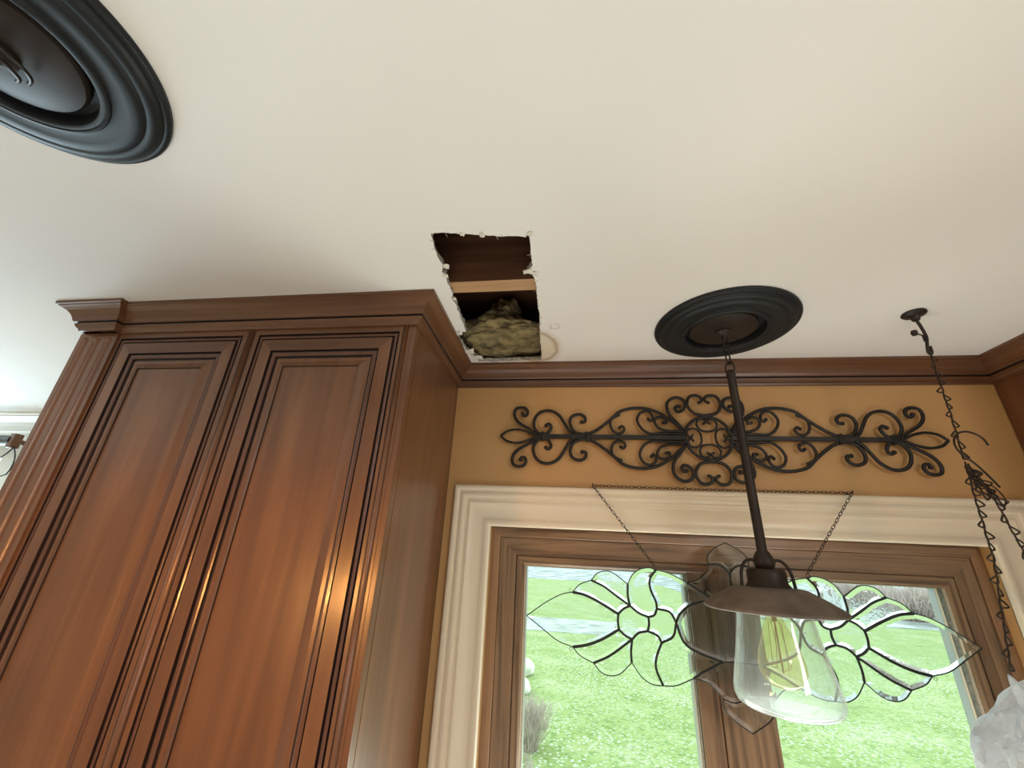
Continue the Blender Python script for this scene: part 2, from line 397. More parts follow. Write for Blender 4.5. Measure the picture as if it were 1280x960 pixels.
tag(build('trim_subfloor', bm, M_joist), kind='structure')
bm = bmesh.new(); box(bm, -1.3, 1.9, 1.25, 1.34, H + .0135, H + .052)
for f in bm.faces: f.material_index = 0
tag(build('trim_top_plate', bm, M_joistb), kind='structure')
bm = bmesh.new(); box(bm, -1.3, 1.9, 1.30, 1.34, H + .053, H + .197); box(bm, -.56, -.52, .35, 1.29, H + .0135, H + .197); box(bm, .3, .34, .35, .779, H + .0135, H + .197)
tag(build('trim_rim_board', bm, M_joist), kind='structure')

# glass-fibre insulation slumped over the drywall behind the joist
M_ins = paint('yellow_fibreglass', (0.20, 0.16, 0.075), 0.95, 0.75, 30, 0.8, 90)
bm = bmesh.new()
bmesh.ops.create_icosphere(bm, subdivisions=6, radius=1)
for v in bm.verts:
    n = v.co.copy()
    k = 1 + .20 * noise.noise(n * 1.9 + Vector((3, 1, 7))) + .12 * noise.noise(n * 5) + .05 * noise.noise(n * 13)
    v.co = Vector((n.x * k * (.165 if n.z < 0 else .165 - .095 * min(1, n.z * 2.6)), n.y * k * .115, n.z * k * (.105 if n.z > 0 else .04)))
    v.co += Vector((-.20, 1.125, H + .055))
    v.co.z = max(v.co.z, H + .014); v.co.y = min(v.co.y, 1.245)
tag(build('insulation_batt', bm, M_ins, smooth=True), 'crumpled yellowish fibreglass insulation showing in the hole in the ceiling', 'insulation')

# ------------------------------------------------------------------ crown moulding runs
CROWN = [(0, .513), (.0065, .513), (.0075, .519), (.012, .523), (.015, .529), (.0155, .5325), (.0125, .5335), (.0125, .5355), (.0185, .537), (.0205, .5395), (.0225, .547), (.027, .556), (.0345, .5645), (.043, .5695), (.0475, .5715), (.049, .574), (.053, .5755), (.053, H), (0, H)]
CMI = [0] * 18; CMI[5] = 1; CMI[6] = 1; CMI[7] = 1
XS, YF = -0.375, 0.838
path = [(-1.345, 1.25), (-1.345, .820), (-1.240, .820), (-1.240, YF), (XS, YF), (XS, 1.25), (1.213, 1.25), (1.213, YF), (1.925, YF)]
# travel so that "right of travel" is the room side: reverse sign by flipping offsets
def crown(i0, i1, m, name, parent):
    bm = molding(path, CROWN, (i0, i1), CMI)
    return build(name, bm, [m, M_glaze], parent)

# ------------------------------------------------------------------ left wall cabinet
cab = empty('kitchen_cabinet', (-.86, 1.045, -.60), 'tall cherry wood kitchen cabinet with two raised panel doors and a fluted pilaster', 'cabinet')
bm = bmesh.new()
box(bm, -1.337, XS - .001, YF + .022, 1.249, -.60, .5815, 0)
build('carcass', bm, M_cherryV, cab)
# face frame: bars round the two doors
DZ0 = -.575; DZ1 = .4985
doors = [(-1.231, -.853), (-.806, -.417)]
bm = bmesh.new()
def pl(x0, x1, z0, z1, m=0): box(bm, x0, x1, YF, YF + .022, z0, z1, m)
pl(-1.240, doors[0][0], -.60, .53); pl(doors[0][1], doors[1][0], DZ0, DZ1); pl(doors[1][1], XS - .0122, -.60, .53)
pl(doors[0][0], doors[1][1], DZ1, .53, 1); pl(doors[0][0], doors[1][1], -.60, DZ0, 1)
fr = build('face_frame', bm, [M_cherryV, M_cherryH], cab)
# rounded beads: centre stile and right corner
bm = bmesh.new()
sweep(bm, [(-.8295, YF, -.60), (-.8295, YF, .512)], .0085, .0055, sides=12)
build('centre_bead', bm, M_cherryV, cab, True)
bm = bmesh.new()
sweep(bm, [(-.4005, YF, -.60), (-.4005, YF, .512)], .0065, .0055, sides=12)
build('corner_bead', bm, M_cherryV, cab, True)
bm = bmesh.new()
for x in (-.8395, -.8195, -.4085): box(bm, x - .0009, x + .0009, YF - .0006, YF + .001, -.60, .512)
build('glaze_line', bm, M_glaze, cab)
# side: end post and panel
bm = bmesh.new(); box(bm, XS - .012, XS, YF, .8625, -.60, .5145, 0, .0012); build('end_post', bm, M_cherryV, cab)
bm = bmesh.new(); box(bm, XS - .012, XS, .8640, 1.249, -.60, .5145); build('side_panel', bm, M_cherryV, cab)

DP = [(0, 0), (.0012, -.0055), (.0040, -.0055), (.0050, -.001), (.0085, .0005), (.0118, -.001), (.0128, -.0050), (.0155, -.0050), (.0165, .001),
      (.0470, .001), (.0478, -.0060), (.0510, -.0060), (.052, -.003), (.0585, -.0025), (.062, -.004), (.0632, -.0085), (.0665, -.0085), (.0675, -.0075), (.0765, -.0070), (.0860, -.0035), (.0918, -.0010), (.0925, -.0045)]
DM = [1, 1, 1, 2, 2, 1, 1, 1, 0, 1, 1, 1, 2, 2, 1, 1, 1, 0, 0, 0, 1]
for (x0, x1) in doors:
    d = empty('door', (x0 - cab.location.x, YF - cab.location.y, DZ0 - cab.location.z)); d.parent = cab
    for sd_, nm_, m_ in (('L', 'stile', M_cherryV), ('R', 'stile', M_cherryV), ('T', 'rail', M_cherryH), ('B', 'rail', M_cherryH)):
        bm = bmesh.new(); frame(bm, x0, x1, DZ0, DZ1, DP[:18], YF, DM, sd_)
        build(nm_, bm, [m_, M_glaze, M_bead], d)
    bm = bmesh.new(); frame(bm, x0, x1, DZ0, DZ1, DP[17:], YF, DM[17:])
    s, dd = DP[-1]
    f = bm.faces.new([bm.verts.new(p) for p in ((x0 + s, YF - dd, DZ0 + s), (x1 - s, YF - dd, DZ0 + s), (x1 - s, YF - dd, DZ1 - s), (x0 + s, YF - dd, DZ1 - s))])
    build('raised_panel', bm, [M_cherryV, M_glaze, M_bead], d)
# fluted pilaster
bm = bmesh.new()
px0, px1, py = -1.364, -1.2395, .8325
def prow(z, k):
    pts = [(px0, YF + .022), (px0, py)]
    for c in (.19, .50, .81):
        cxp = px0 + (px1 - px0) * c; hw = .0115
        for j in range(9):
            t = -1 + j / 4; pts.append((cxp + hw * t, py + .0085 * k * math.sqrt(max(0, 1 - t * t))))
    pts += [(px1, py), (px1, YF + .022)]
    return [bm.verts.new((x, y, z)) for x, y in pts]
rows = [prow(-.60, 1), prow(.488, 1), prow(.496, .75), prow(.500, .4), prow(.502, 0), prow(.5145, 0)]
for a, b2 in zip(rows, rows[1:]):
    for k in range(len(a) - 1): bm.faces.new((a[k], a[k + 1], b2[k + 1], b2[k]))
build('fluted_pilaster', bm, M_cherryV, cab, True, 0.6)
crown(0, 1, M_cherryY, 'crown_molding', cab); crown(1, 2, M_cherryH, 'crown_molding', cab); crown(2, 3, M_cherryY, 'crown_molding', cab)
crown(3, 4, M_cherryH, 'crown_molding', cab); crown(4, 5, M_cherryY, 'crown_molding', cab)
bm = bmesh.new(); box(bm, -1.335, XS - .02, .83, YF + .021, .531, .5815); build('top_blocking', bm, M_cherryH, cab)
o = crown(5, 6, M_cherryH, 'trim_1', None); tag(o, kind='structure')

# right cabinet, seen edge-on
M_cherryR = grain('dark_cherry_side', [(0.3, (0.12, 0.045, 0.018)), (0.7, (0.19, 0.075, 0.03))], (26, 26, 1.6), 0.4, coat=0.2, bump=0.02)
cab2 = empty('kitchen_cabinet', (1.58, 1.045, -.60), 'dark brown wooden cabinet side against the tan wall at the right edge of the photo', 'cabinet')
bm = bmesh.new(); box(bm, 1.213, 1.925, YF + .02, 1.245, -.60, .5815); build('carcass', bm, M_cherryR, cab2)
bm = bmesh.new(); box(bm, 1.215, 1.925, YF, YF + .019, -.60, .5815); build('door', bm, M_cherryR, cab2)
crown(6, 7, M_cherryY, 'crown_molding', cab2); crown(7, 8, M_cherryH, 'crown_molding', cab2)

# ------------------------------------------------------------------ window_1
win = empty('window_1', (.409, 1.25, -1.05), kind='structure')
bm = bmesh.new()
CP = [(0, 0), (0, .016), (.003, .019), (.009, .020), (.013, .018), (.015, .0125), (.018, .0125), (.022, .0175), (.031, .0195), (.036, .0165), (.038, .011), (.042, .011), (.047, .0155), (.052, .0155), (.055, .0115), (.088, .0105), (.094, .0115), (.098, .015), (.105, .0175), (.112, .0165), (.1165, .012), (.1165, -.002)]
frame(bm, -.3475, 1.1655, -1.16, .1865, CP, 1.25)
build('window_casing', bm, M_case, win, True, 0.9)
X0, X1, Z1, Z0 = -.231, 1.049, .070, -1.05
bm = bmesh.new(); frame(bm, X0, X1, Z0, Z1, [(-.001, 0.012), (-.001, -.030), (.0, -.030)], 1.25); build('window_jamb', bm, [M_oakD], win)
def wf(name, x0, x1, z0, z1, prof, y, m1, m2, parent=win):
    for sd_ in 'LRTB':
        bm = bmesh.new(); frame(bm, x0, x1, z0, z1, prof, y, (), sd_); build(name, bm, m1 if sd_ in 'LR' else m2, parent)
wf('window_stop', X0, X1, Z0, Z1, [(0, 0), (.024, 0), (.026, -.002), (.026, -.012)], 1.278, M_oakL, M_oakH)
wf('outer_frame', X0 + .026, X1 - .026, Z0 + .026, Z1 - .026, [(0, -.002), (.002, 0), (.045, 0), (.047, -.003), (.049, -.003)], 1.284, M_oakV, M_oakH)
wf('inner_frame', X0 + .075, X1 - .075, Z0 + .075, Z1 - .075, [(0, -.004), (.003, .001), (.020, .001), (.026, -.005), (.026, -.012)], 1.287, M_oakV, M_oakH)
# mullion of three boards
bm = bmesh.new()
for (x0, x1, y) in ((.318, .366, 1.288), (.3675, .4405, 1.284), (.442, .491, 1.288)):
    box(bm, x0, x1, y, 1.338, Z0 + .02, -.026, 0, .0015)
build('mullion', bm, M_oakV, win)
# reveals of the two lights: oak edge, cream bead, grey seal, cream bead, aluminium spacer
M_cream = paint('cream_glazing_bead', (0.62, 0.50, 0.38), 0.45, 0.03)
M_seal = paint('grey_speckled_seal', (0.16, 0.15, 0.125), 0.9, 0.5, 160)
M_alu = mat('grey_aluminium_spacer', (0.42, 0.45, 0.47), 0.35, 0.3)
for (gx0, gx1) in ((-.130, .318), (.491, .948)):
    gz0, gz1 = Z0 + .10, -.030
    s = empty('sash', ((gx0 + gx1) / 2 - .409, .09, .1)); s.parent = win
    for name, m, p in (('glazing_bead', M_cream, [(.0, -.013), (.0, -.020), (.002, -.020)]), ('window_seal', M_seal, [(.002, -.020), (.002, -.034)]),
                       ('glazing_bead', M_cream, [(.002, -.034), (.0035, -.034), (.0035, -.042)]), ('glass_spacer', M_alu, [(.0035, -.042), (.004, -.042), (.005, -.058), (.005, -.064)])):
        bm = bmesh.new(); frame(bm, gx0, gx1, gz0, gz1, p, 1.280); build(name, bm, m, s)
    bm = bmesh.new(); box(bm, gx0 + .004, gx1 - .004, 1.338, 1.342, gz0 + .004, gz1 - .004); build('glass_pane', bm, M_pane, s)
# outer sill boards closing the frame depth
bm = bmesh.new(); frame(bm, X0, X1, Z0, Z1, [(.0, -.012), (.10, -.012), (.10, -.064), (.0, -.064)], 1.281, (), 'LRTB'); build('frame_backing', bm, M_oakD, win)

# ------------------------------------------------------------------ ceiling medallions and pendant lamps
def medallion(cx, cy, label):
    bm = bmesh.new()
    pr = [(.1735, H), (.1745, H - .004), (.1725, H - .0085), (.168, H - .0105), (.165, H - .0095), (.1635, H - .0125), (.158, H - .0165), (.150, H - .0180), (.1465, H - .0170), (.143, H - .0195),
          (.137, H - .0215), (.126, H - .0210), (.115, H - .0195), (.109, H - .0205), (.1075, H - .0235), (.1045, H - .0245), (.1025, H - .0230), (.0995, H - .0235), (.0965, H - .0225), (.0945, H - .018), (.0935, H - .003), (.050, H - .002), (.050, H), (.1735, H)]
    lathe(bm, pr, cx, cy, 96)
    o = build('ceiling_medallion', bm, M_med, None, True, 0.75)
    me = o.data; c = Vector((cx, cy, H))
    me.transform(Matrix.Translation(-c)); o.location = c
    return tag(o, label, 'medallion', 'black ceiling medallions')
def pendant(cx, cy, label, lit):
    p = empty('pendant_lamp', (cx, cy, H), label, 'pendant lamp', 'pendant lamps')
    B = lambda n, bm, m, par=p, sm=True, an=0.7: build(n, bm, m, par, sm, an)
    bm = bmesh.new(); lathe(bm, [(0, H - .001), (.082, H - .001), (.0835, H - .006), (.083, H - .012), (.080, H - .0165), (.060, H - .0205), (.020, H - .0225), (0, H - .0225)], cx, cy, 72)
    can = B('canopy', bm, M_bronze)
    bm = bmesh.new(); lathe(bm, [(0, H - .021), (.020, H - .022), (.0205, H - .026), (.016, H - .029), (.010, H - .0315), (.0065, H - .036), (.0055, H - .041), (0, H - .043)], cx, cy, 32)
    B('canopy_loop', bm, M_bronze, can)
    bm = bmesh.new(); T = Vector((0, 0, -1)); z = H - .036
    for k, (L, Wd, r, a) in enumerate(((.026, .017, .0022, .5), (.034, .016, .0021, 2.1), (.034, .016, .0021, .6), (.034, .024, .0021, 2.2))):
        c = Vector((cx, cy, z - L / 2)); sd = Vector((math.cos(a), math.sin(a), 0)); sweep(bm, link_pts(c, T, sd, L, Wd), r, normal=T.cross(sd), closed=True); z -= L - .0065
    B('chain', bm, M_bronze)
    zt = z + .004
    bm = bmesh.new(); lathe(bm, [(0, zt + .002), (.007, zt), (.0105, zt - .006), (.0105, zt - .016), (.0098, zt - .018), (.0100, .03), (.0112, .027), (.0112, .022), (0, .02)], cx, cy, 24)
    B('rod', bm, M_bronze)
    bm = bmesh.new(); lathe(bm, [(0, .030), (.012, .028), (.0165, .021), (.020, .012), (.0205, .004), (.017, -.005), (.010, -.009), (0, -.009)], cx, cy, 32)
    B('swivel_ball', bm, M_bronze)
    bm = bmesh.new()
    for s in (-1, 1):
        dx, dy = math.cos(-.15) * s, math.sin(-.15) * s
        pts = catmull([(cx + dx * .014, cy + dy * .014, .008), (cx + dx * .026, cy + dy * .026, .011), (cx + dx * .038, cy + dy * .038, .004), (cx + dx * .046, cy + dy * .046, -.014), (cx + dx * .049, cy + dy * .049, -.044)], 6)
        sweep(bm, pts, .0032, normal=(-dy, dx, 0))
    B('hanger_bow', bm, M_bronze)
    bm = bmesh.new(); lathe(bm, [(0, -.006), (.033, -.006), (.0355, -.0085), (.0365, -.014), (.0365, -.032), (.041, -.038), (.043, -.043), (0, -.043)], cx, cy, 40)
    B('socket_cup', bm, M_bronze)
    bm = bmesh.new(); lathe(bm, [(.036, -.040), (.060, -.041), (.068, -.043), (.074, -.046), (.100, -.060), (.122, -.0735), (.126, -.0770), (.1265, -.081), (.1235, -.083), (.118, -.0805), (.098, -.068), (.070, -.052), (.036, -.050)], cx, cy, 96, closed=True)
    B('lamp_shade', bm, M_shade)
    bm = bmesh.new(); lathe(bm, [(.020, -.048), (.020, -.078), (.0185, -.082), (0, -.082)], cx, cy, 28); B('bulb_socket', bm, M_bronze)
    bm = bmesh.new()
    gp = [(.060, -.050), (.065, -.080), (.070, -.115), (.078, -.160), (.0855, -.195), (.0895, -.215), (.0895, -.228), (.0850, -.238), (.076, -.2440), (.060, -.2470), (.0, -.2475)]
    lathe(bm, gp, cx, cy, 72)
    lathe(bm, [(max(0, r - .0025), z + (.0025 if i > 6 else 0)) for i, (r, z) in enumerate(gp)], cx, cy, 72)
    B('glass_jar', bm, M_jar, an=3)
    bp_ = [(.013, -.078), (.014, -.092), (.020, -.108), (.028, -.128), (.036, -.150), (.0405, -.170), (.040, -.186), (.0345, -.200), (.022, -.210), (.008, -.2135), (0, -.214)]
    bm = bmesh.new(); lathe(bm, bp_, cx, cy, 40); bulb = B('bulb', bm, M_bulb, an=3)
    bm = bmesh.new()
    sweep(bm, [(cx, cy, -.082), (cx, cy, -.188)], .0016, sides=6); sweep(bm, [(cx, cy, -.082), (cx, cy, -.100)], .005, .004, sides=10)
    for k in range(5):
        a = k * 2 * PI / 5; x1, y1 = cx + .016 * math.cos(a), cy + .016 * math.sin(a); x2, y2 = cx + .012 * math.cos(a + .5), cy + .012 * math.sin(a + .5)
        sweep(bm, [(cx, cy, -.100), (x2, y2, -.104), (x1, y1, -.180), (cx, cy, -.186)], .0006, sides=5)
    fm = mat('filament_lit' if lit else 'filament_wire', (.35, .22, .08), .4, .6)
    if lit:
        nodes(fm)[2].inputs['Emission Color'].default_value = (1, .42, .12, 1); nodes(fm)[2].inputs['Emission Strength'].default_value = 60
    B('filament', bm, fm, bulb)
    if lit:
        for rr0, z0 in ((.033, .547), (.025, .539)):
            bm = bmesh.new(); sweep(bm, [(cx + rr0 * math.cos(a), cy + rr0 * math.sin(a), z0 - .004 * math.cos(2 * a)) for a in [-2.0 + .13 * k for k in range(27)]], .0026, normal=(0, 0, 1)); B('cord_loop', bm, M_bronze)
        d = bpy.data.lights.new('bulb_glow', 'POINT'); d.energy = PEND_W; d.color = (1, .44, .17); d.shadow_soft_size = .035
        l = bpy.data.objects.new('bulb_glow', d); COL.objects.link(l); l.parent = p; l.location = (0, 0, -.15 - H)
    return p
PEND_W = 17
medallion(.4085, .9945, 'round black medallion around the pendant in front of the window')
pendant(.4035, .990, 'dark bronze pendant with clear glass jar hanging in front of the window', False)
medallion(-.7215, .2235, 'large black medallion at the top left corner, nearest the camera')
pendant(-.7215, .2235, 'lamp canopy and chain on the medallion at the top left corner', True)

# ------------------------------------------------------------------ wrought-iron wall scroll
IRON = {
 'leaf': [(-0.6234, -0.0041), (-0.6035, 0.0118), (-0.5749, 0.0173), (-0.5461, 0.0123), (-0.5269, 0.0017), (-0.511, -0.0062)],
 'outer': [(-0.5048, -0.0029), (-0.5336, 0.0163), (-0.5629, 0.0342), (-0.578, 0.0508), (-0.583, 0.0676), (-0.5778, 0.0829), (-0.5633, 0.0881), (-0.547, 0.0847), (-0.5402, 0.0728), (-0.5446, 0.061), (-0.5542, 0.061), (-0.5571, 0.0677)],
 'second': [(-0.3936, -0.0018), (-0.4088, 0.0125), (-0.4226, 0.0351), (-0.4366, 0.058), (-0.4556, 0.073), (-0.4778, 0.078), (-0.5, 0.0712), (-0.514, 0.0544), (-0.5191, 0.0312), (-0.5114, 0.0116), (-0.4955, -0.0005), (-0.4768, 0.0022), (-0.4661, 0.0152), (-0.4646, 0.0266), (-0.4725, 0.0331), (-0.4803, 0.0282)],
 'third': [(-0.3465, 0.0028), (-0.3662, 0.0017), (-0.3874, 0.0063), (-0.3995, 0.019), (-0.4055, 0.0384), (-0.4007, 0.0565), (-0.3866, 0.0648), (-0.3711, 0.0648), (-0.3589, 0.055), (-0.3592, 0.0419), (-0.37, 0.0402)],
 'arch': [(-0.3571, 0.0002), (-0.3449, 0.0041), (-0.3265, 0.0132), (-0.3017, 0.031), (-0.2767, 0.0521), (-0.2513, 0.075), (-0.2205, 0.0849), (-0.1903, 0.0866), (-0.1608, 0.0817), (-0.1323, 0.0688), (-0.1049, 0.0496), (-0.0837, 0.0308), (-0.0644, 0.0108)],
 'small': [(-0.2518, 0.0652), (-0.2767, 0.0521), (-0.2821, 0.0327), (-0.2755, 0.0136), (-0.2611, 0.0043), (-0.246, 0.0091), (-0.2409, 0.0202), (-0.2479, 0.0281), (-0.2541, 0.0233)],
 'curlA': [(-0.0664, 0.0055), (-0.1323, 0.0055), (-0.167, 0.0052), (-0.1892, 0.0206), (-0.2006, 0.046), (-0.1916, 0.0686), (-0.1731, 0.0768), (-0.1589, 0.0687), (-0.1542, 0.0542), (-0.1609, 0.0446), (-0.1677, 0.0509)],
 'curlB': [(-0.0685, 0.0129), (-0.1085, 0.0135), (-0.1366, 0.021), (-0.1496, 0.0399), (-0.1454, 0.0542), (-0.1304, 0.0575), (-0.1165, 0.0496), (-0.1161, 0.0385), (-0.1247, 0.04)],
 'crest': [(-0.0644, 0.0108), (-0.083, 0.0371), (-0.101, 0.0592), (-0.1091, 0.0817), (-0.107, 0.103), (-0.0922, 0.1178), (-0.0741, 0.121), (-0.0576, 0.1111), (-0.055, 0.0947), (-0.0639, 0.0802), (-0.079, 0.0753), (-0.0853, 0.085), (-0.08, 0.0931), (-0.0729, 0.0915)],
 'heart': [(-0.0141, 0.1042), (-0.005, 0.1099), (-0.0069, 0.1213), (-0.0214, 0.1283), (-0.039, 0.1234), (-0.0483, 0.1023), (-0.0437, 0.0834), (-0.0286, 0.0685), (-0.0024, 0.0641)],
}
iy = 1.232; ix, iz = .409, .3405
art = empty('wall_scroll', (ix, iy, iz), 'long black wrought iron scroll panel hung on the tan wall above the window', 'wall decoration')
def place(pts, sx=1, sz=1): return [Vector((ix + sx * x, iy, iz + sz * (z + .007))) for x, z in pts]
HB = .0042
def curl_taper(t): return 1.0
for sx in (1, -1):
    for sz in (1, -1):
        for k in ('outer', 'second', 'third', 'arch', 'small', 'curlA', 'curlB', 'crest'):
            pts = catmull(place(IRON[k], sx, sz), 5)
            bm = bmesh.new(); w = .0042 if k in ('small', 'curlA', 'curlB') else .0050
            sweep(bm, pts, w, w * .8)
            if k != 'arch':   # blunt scroll eye at the inner end
                e = pts[-1]; bmesh.ops.create_uvsphere(bm, u_segments=10, v_segments=6, radius=w * 1.25, matrix=Matrix.Translation(e))
            build('scroll_bar', bm, M_iron, art, True, .9)
    lp = [(-.6234, -.007), (-.6035, .0088), (-.5749, .0148), (-.5461, .0098), (-.522, -.001), (-.505, -.007)]
    up = place(lp, sx, 1); dn = place([(x, -z - .014) for x, z in lp], sx, 1)[::-1]
    bm = bmesh.new(); sweep(bm, catmull(up, 5) + catmull(dn, 5)[1:], .004, .0034); build('leaf_tip', bm, M_iron, art, True, .9)
    bm = bmesh.new(); xa, xb = sorted((ix + sx * .505, ix + sx * .064)); box(bm, xa, xb, iy - .004, iy + .004, iz - .0068, iz + .0068, 0, .0012); build('centre_bar', bm, M_iron, art)
    for cxx, h in ((-.490, .013), (-.354, .014)):
        bm = bmesh.new(); c = ix - sx * cxx * -1 if False else ix + sx * cxx
        box(bm, c - .0065, c + .0065, iy - .007, iy + .007, iz - h, iz + h, 0, .002); box(bm, c - .0025, c + .0025, iy - .0085, iy + .007, iz - h - .001, iz + h + .001, 0, .001); build('collar', bm, M_iron, art)
    bm = bmesh.new(); bmesh.ops.create_uvsphere(bm, u_segments=12, v_segments=8, radius=.0042, matrix=Matrix.Translation((ix + sx * -.508, iy - .006, iz + .004))); build('screw_head', bm, M_iron, art, True)
bm = bmesh.new(); sweep(bm, [Vector((ix + .0655 * math.cos(a), iy, iz + .0655 * math.sin(a))) for a in [2 * PI * k / 64 for k in range(64)]], .0046, .004, closed=True, sides=8); build('centre_ring', bm, M_iron, art, True, .9)
heart = [(x, z + .007) for x, z in IRON['heart']]; heart[-1] = (0, .0705)
full = heart + [(-x, z) for x, z in heart[::-1]][1:]
for s in (1, -1):
    bm = bmesh.new(); pts = catmull([Vector((ix + x, iy, iz + s * z)) for x, z in full], 5); sweep(bm, pts, .0047, .0038)
    for e in (pts[0], pts[-1]): bmesh.ops.create_uvsphere(bm, u_segments=10, v_segments=6, radius=.0048, matrix=Matrix.Translation(e))
    build('heart_scroll', bm, M_iron, art, True, .9)
for k in range(4):
    a = k * PI / 2; bm = bmesh.new(); pts = []
    for x, z in full:
        x2, z2 = x * .60, .020 + (z - .0705) * .60
        pts.append(Vector((ix + x2 * math.cos(a) - z2 * math.sin(a), iy, iz + x2 * math.sin(a) + z2 * math.cos(a))))
    pts = catmull(pts, 5); sweep(bm, pts, .0033, .003)
    for e in (pts[0], pts[-1]): bmesh.ops.create_uvsphere(bm, u_segments=8, v_segments=6, radius=.0038, matrix=Matrix.Translation(e))
    build('heart_scroll', bm, M_iron, art, True, .9)
for x in (-.36, .36, 0):
    bm = bmesh.new(); box(bm, ix + x - .004, ix + x + .004, iy + .003, 1.2500, iz - .004 + (.066 if x == 0 else 0), iz + .004 + (.066 if x == 0 else 0))
    build('wall_standoff', bm, M_iron, art)

# ------------------------------------------------------------------ leaded glass suncatcher
CAME = {
 'tipT': [(-0.5208, 0.0016), (-0.468, 0.0355), (-0.4285, 0.0555), (-0.4009, 0.0613)],
 'tipB': [(-0.5208, 0.0016), (-0.4788, -0.0272), (-0.44, -0.0513), (-0.4022, -0.0624)],
 'p1T': [(-0.4009, 0.0613), (-0.3696, 0.0571), (-0.3314, 0.0419), (-0.285, 0.0183)],
 'p1B': [(-0.4022, -0.0624), (-0.3684, -0.0561), (-0.3307, -0.0421), (-0.2849, -0.0161)],
 'A1': [(-0.285, 0.0183), (-0.287, 0.0004), (-0.2849, -0.0161)],
 'A2': [(-0.285, 0.0183), (-0.2711, 0.0307), (-0.2537, 0.0396)],
 'A3': [(-0.2537, 0.0396), (-0.2342, 0.0238), (-0.2107, 0.0162)],
 'A4': [(-0.2107, 0.0162), (-0.2102, 0.0004), (-0.2143, -0.0147)],
 'A5': [(-0.2143, -0.0147), (-0.2374, -0.0211), (-0.253, -0.0352)],
 'A6': [(-0.253, -0.0352), (-0.2708, -0.0283), (-0.2849, -0.0161)],
 'o2T': [(-0.4009, 0.0613), (-0.3809, 0.0814), (-0.3511, 0.0927)],
 'p2T': [(-0.3511, 0.0927), (-0.3184, 0.0795), (-0.2885, 0.06), (-0.2633, 0.0356)],
 'o3T': [(-0.3511, 0.0927), (-0.3369, 0.1091), (-0.3169, 0.1163), (-0.2936, 0.1131), (-0.2571, 0.0882)],
 'p3T': [(-0.2571, 0.0882), (-0.2587, 0.0617), (-0.2537, 0.0396)],
 'o4T': [(-0.2571, 0.0882), (-0.2433, 0.1121), (-0.2231, 0.1258), (-0.1997, 0.1306), (-0.1849, 0.1252)],
 'p4T': [(-0.1849, 0.1252), (-0.2, 0.1037), (-0.2001, 0.079), (-0.1893, 0.052), (-0.1882, 0.0351)],
 'p4c': [(-0.1882, 0.0351), (-0.1956, 0.0212), (-0.2107, 0.0162)],
 'B1': [(-0.1805, 0.0367), (-0.1576, 0.0303), (-0.1438, 0.0079)],
 'B2': [(-0.1438, 0.0079), (-0.1545, -0.0231), (-0.183, -0.0381)],
 'B3': [(-0.183, -0.0381), (-0.1922, -0.0238), (-0.2148, -0.0158)],
 'o5T': [(-0.1791, 0.1262), (-0.1488, 0.1194), (-0.1077, 0.0969)],
 'p5T': [(-0.1077, 0.0969), (-0.0514, 0.07)],
 'loopT': [(-0.1438, 0.0079), (-0.1324, 0.0279), (-0.1046, 0.0491), (-0.0591, 0.0597)],
 'loopB': [(-0.1438, 0.0079), (-0.1306, -0.0326), (-0.1003, -0.0525), (-0.0462, -0.0684), (-0.0143, -0.066)],
 'o2B': [(-0.4022, -0.0624), (-0.3837, -0.0797), (-0.3508, -0.0932)],
 'p2B': [(-0.3508, -0.0932), (-0.3099, -0.0744), (-0.2658, -0.036)],
 'o3B': [(-0.3508, -0.0932), (-0.3332, -0.1106), (-0.3118, -0.1166), (-0.2864, -0.1101), (-0.258, -0.0847)],
 'p3B': [(-0.253, -0.0352), (-0.2583, -0.0612), (-0.258, -0.0847)],
 'o4B': [(-0.2578, -0.0858), (-0.2368, -0.1129), (-0.2133, -0.1259), (-0.1872, -0.1273)],
 'p4B': [(-0.183, -0.0381), (-0.1984, -0.0705), (-0.2006, -0.0959), (-0.1872, -0.1273)],
 'o5B': [(-0.1872, -0.1273), (-0.1567, -0.1242), (-0.1189, -0.1073)],
 'p5B': [(-0.1189, -0.1073), (-0.089, -0.091), (-0.0465, -0.0702)],
 'c1': [(-0.1067, 0.1051), (-0.0805, 0.1086), (-0.0516, 0.1327), (-0.0457, 0.1447)],
 'fin': [(-0.0491, 0.1472), (-0.0498, 0.1634), (-0.0331, 0.1833), (0.0031, 0.2015)],
 'lobe': [(-0.0491, 0.1472), (-0.0216, 0.1458), (-0.0022, 0.1282), (-0.0004, 0.0971)],
 'b1': [(-0.1133, -0.1073), (-0.0836, -0.1139), (-0.0612, -0.1341), (-0.0334, -0.1469), (-0.0104, -0.1407)],
 'finB': [(-0.055, -0.1422), (-0.055, -0.1593), (-0.0384, -0.179), (-0.0013, -0.2025)],
}
sx0, sy0, sz0 = .407, 1.215, -.150
sun = empty('suncatcher', (sx0, sy0, sz0), 'clear cut glass suncatcher with dark lines and pointed ends, hanging in front of the window', 'suncatcher')
THICK = ('p1T', 'p1B', 'A1', 'A2', 'A3', 'A4', 'A5', 'A6', 'p2T', 'p3T', 'p4T', 'p4c', 'B1', 'B2', 'B3', 'p5T', 'loopT', 'loopB', 'p2B', 'p3B', 'p4B', 'p5B', 'lobe')
C = {k: [tuple(p) for p in v] for k, v in CAME.items()}
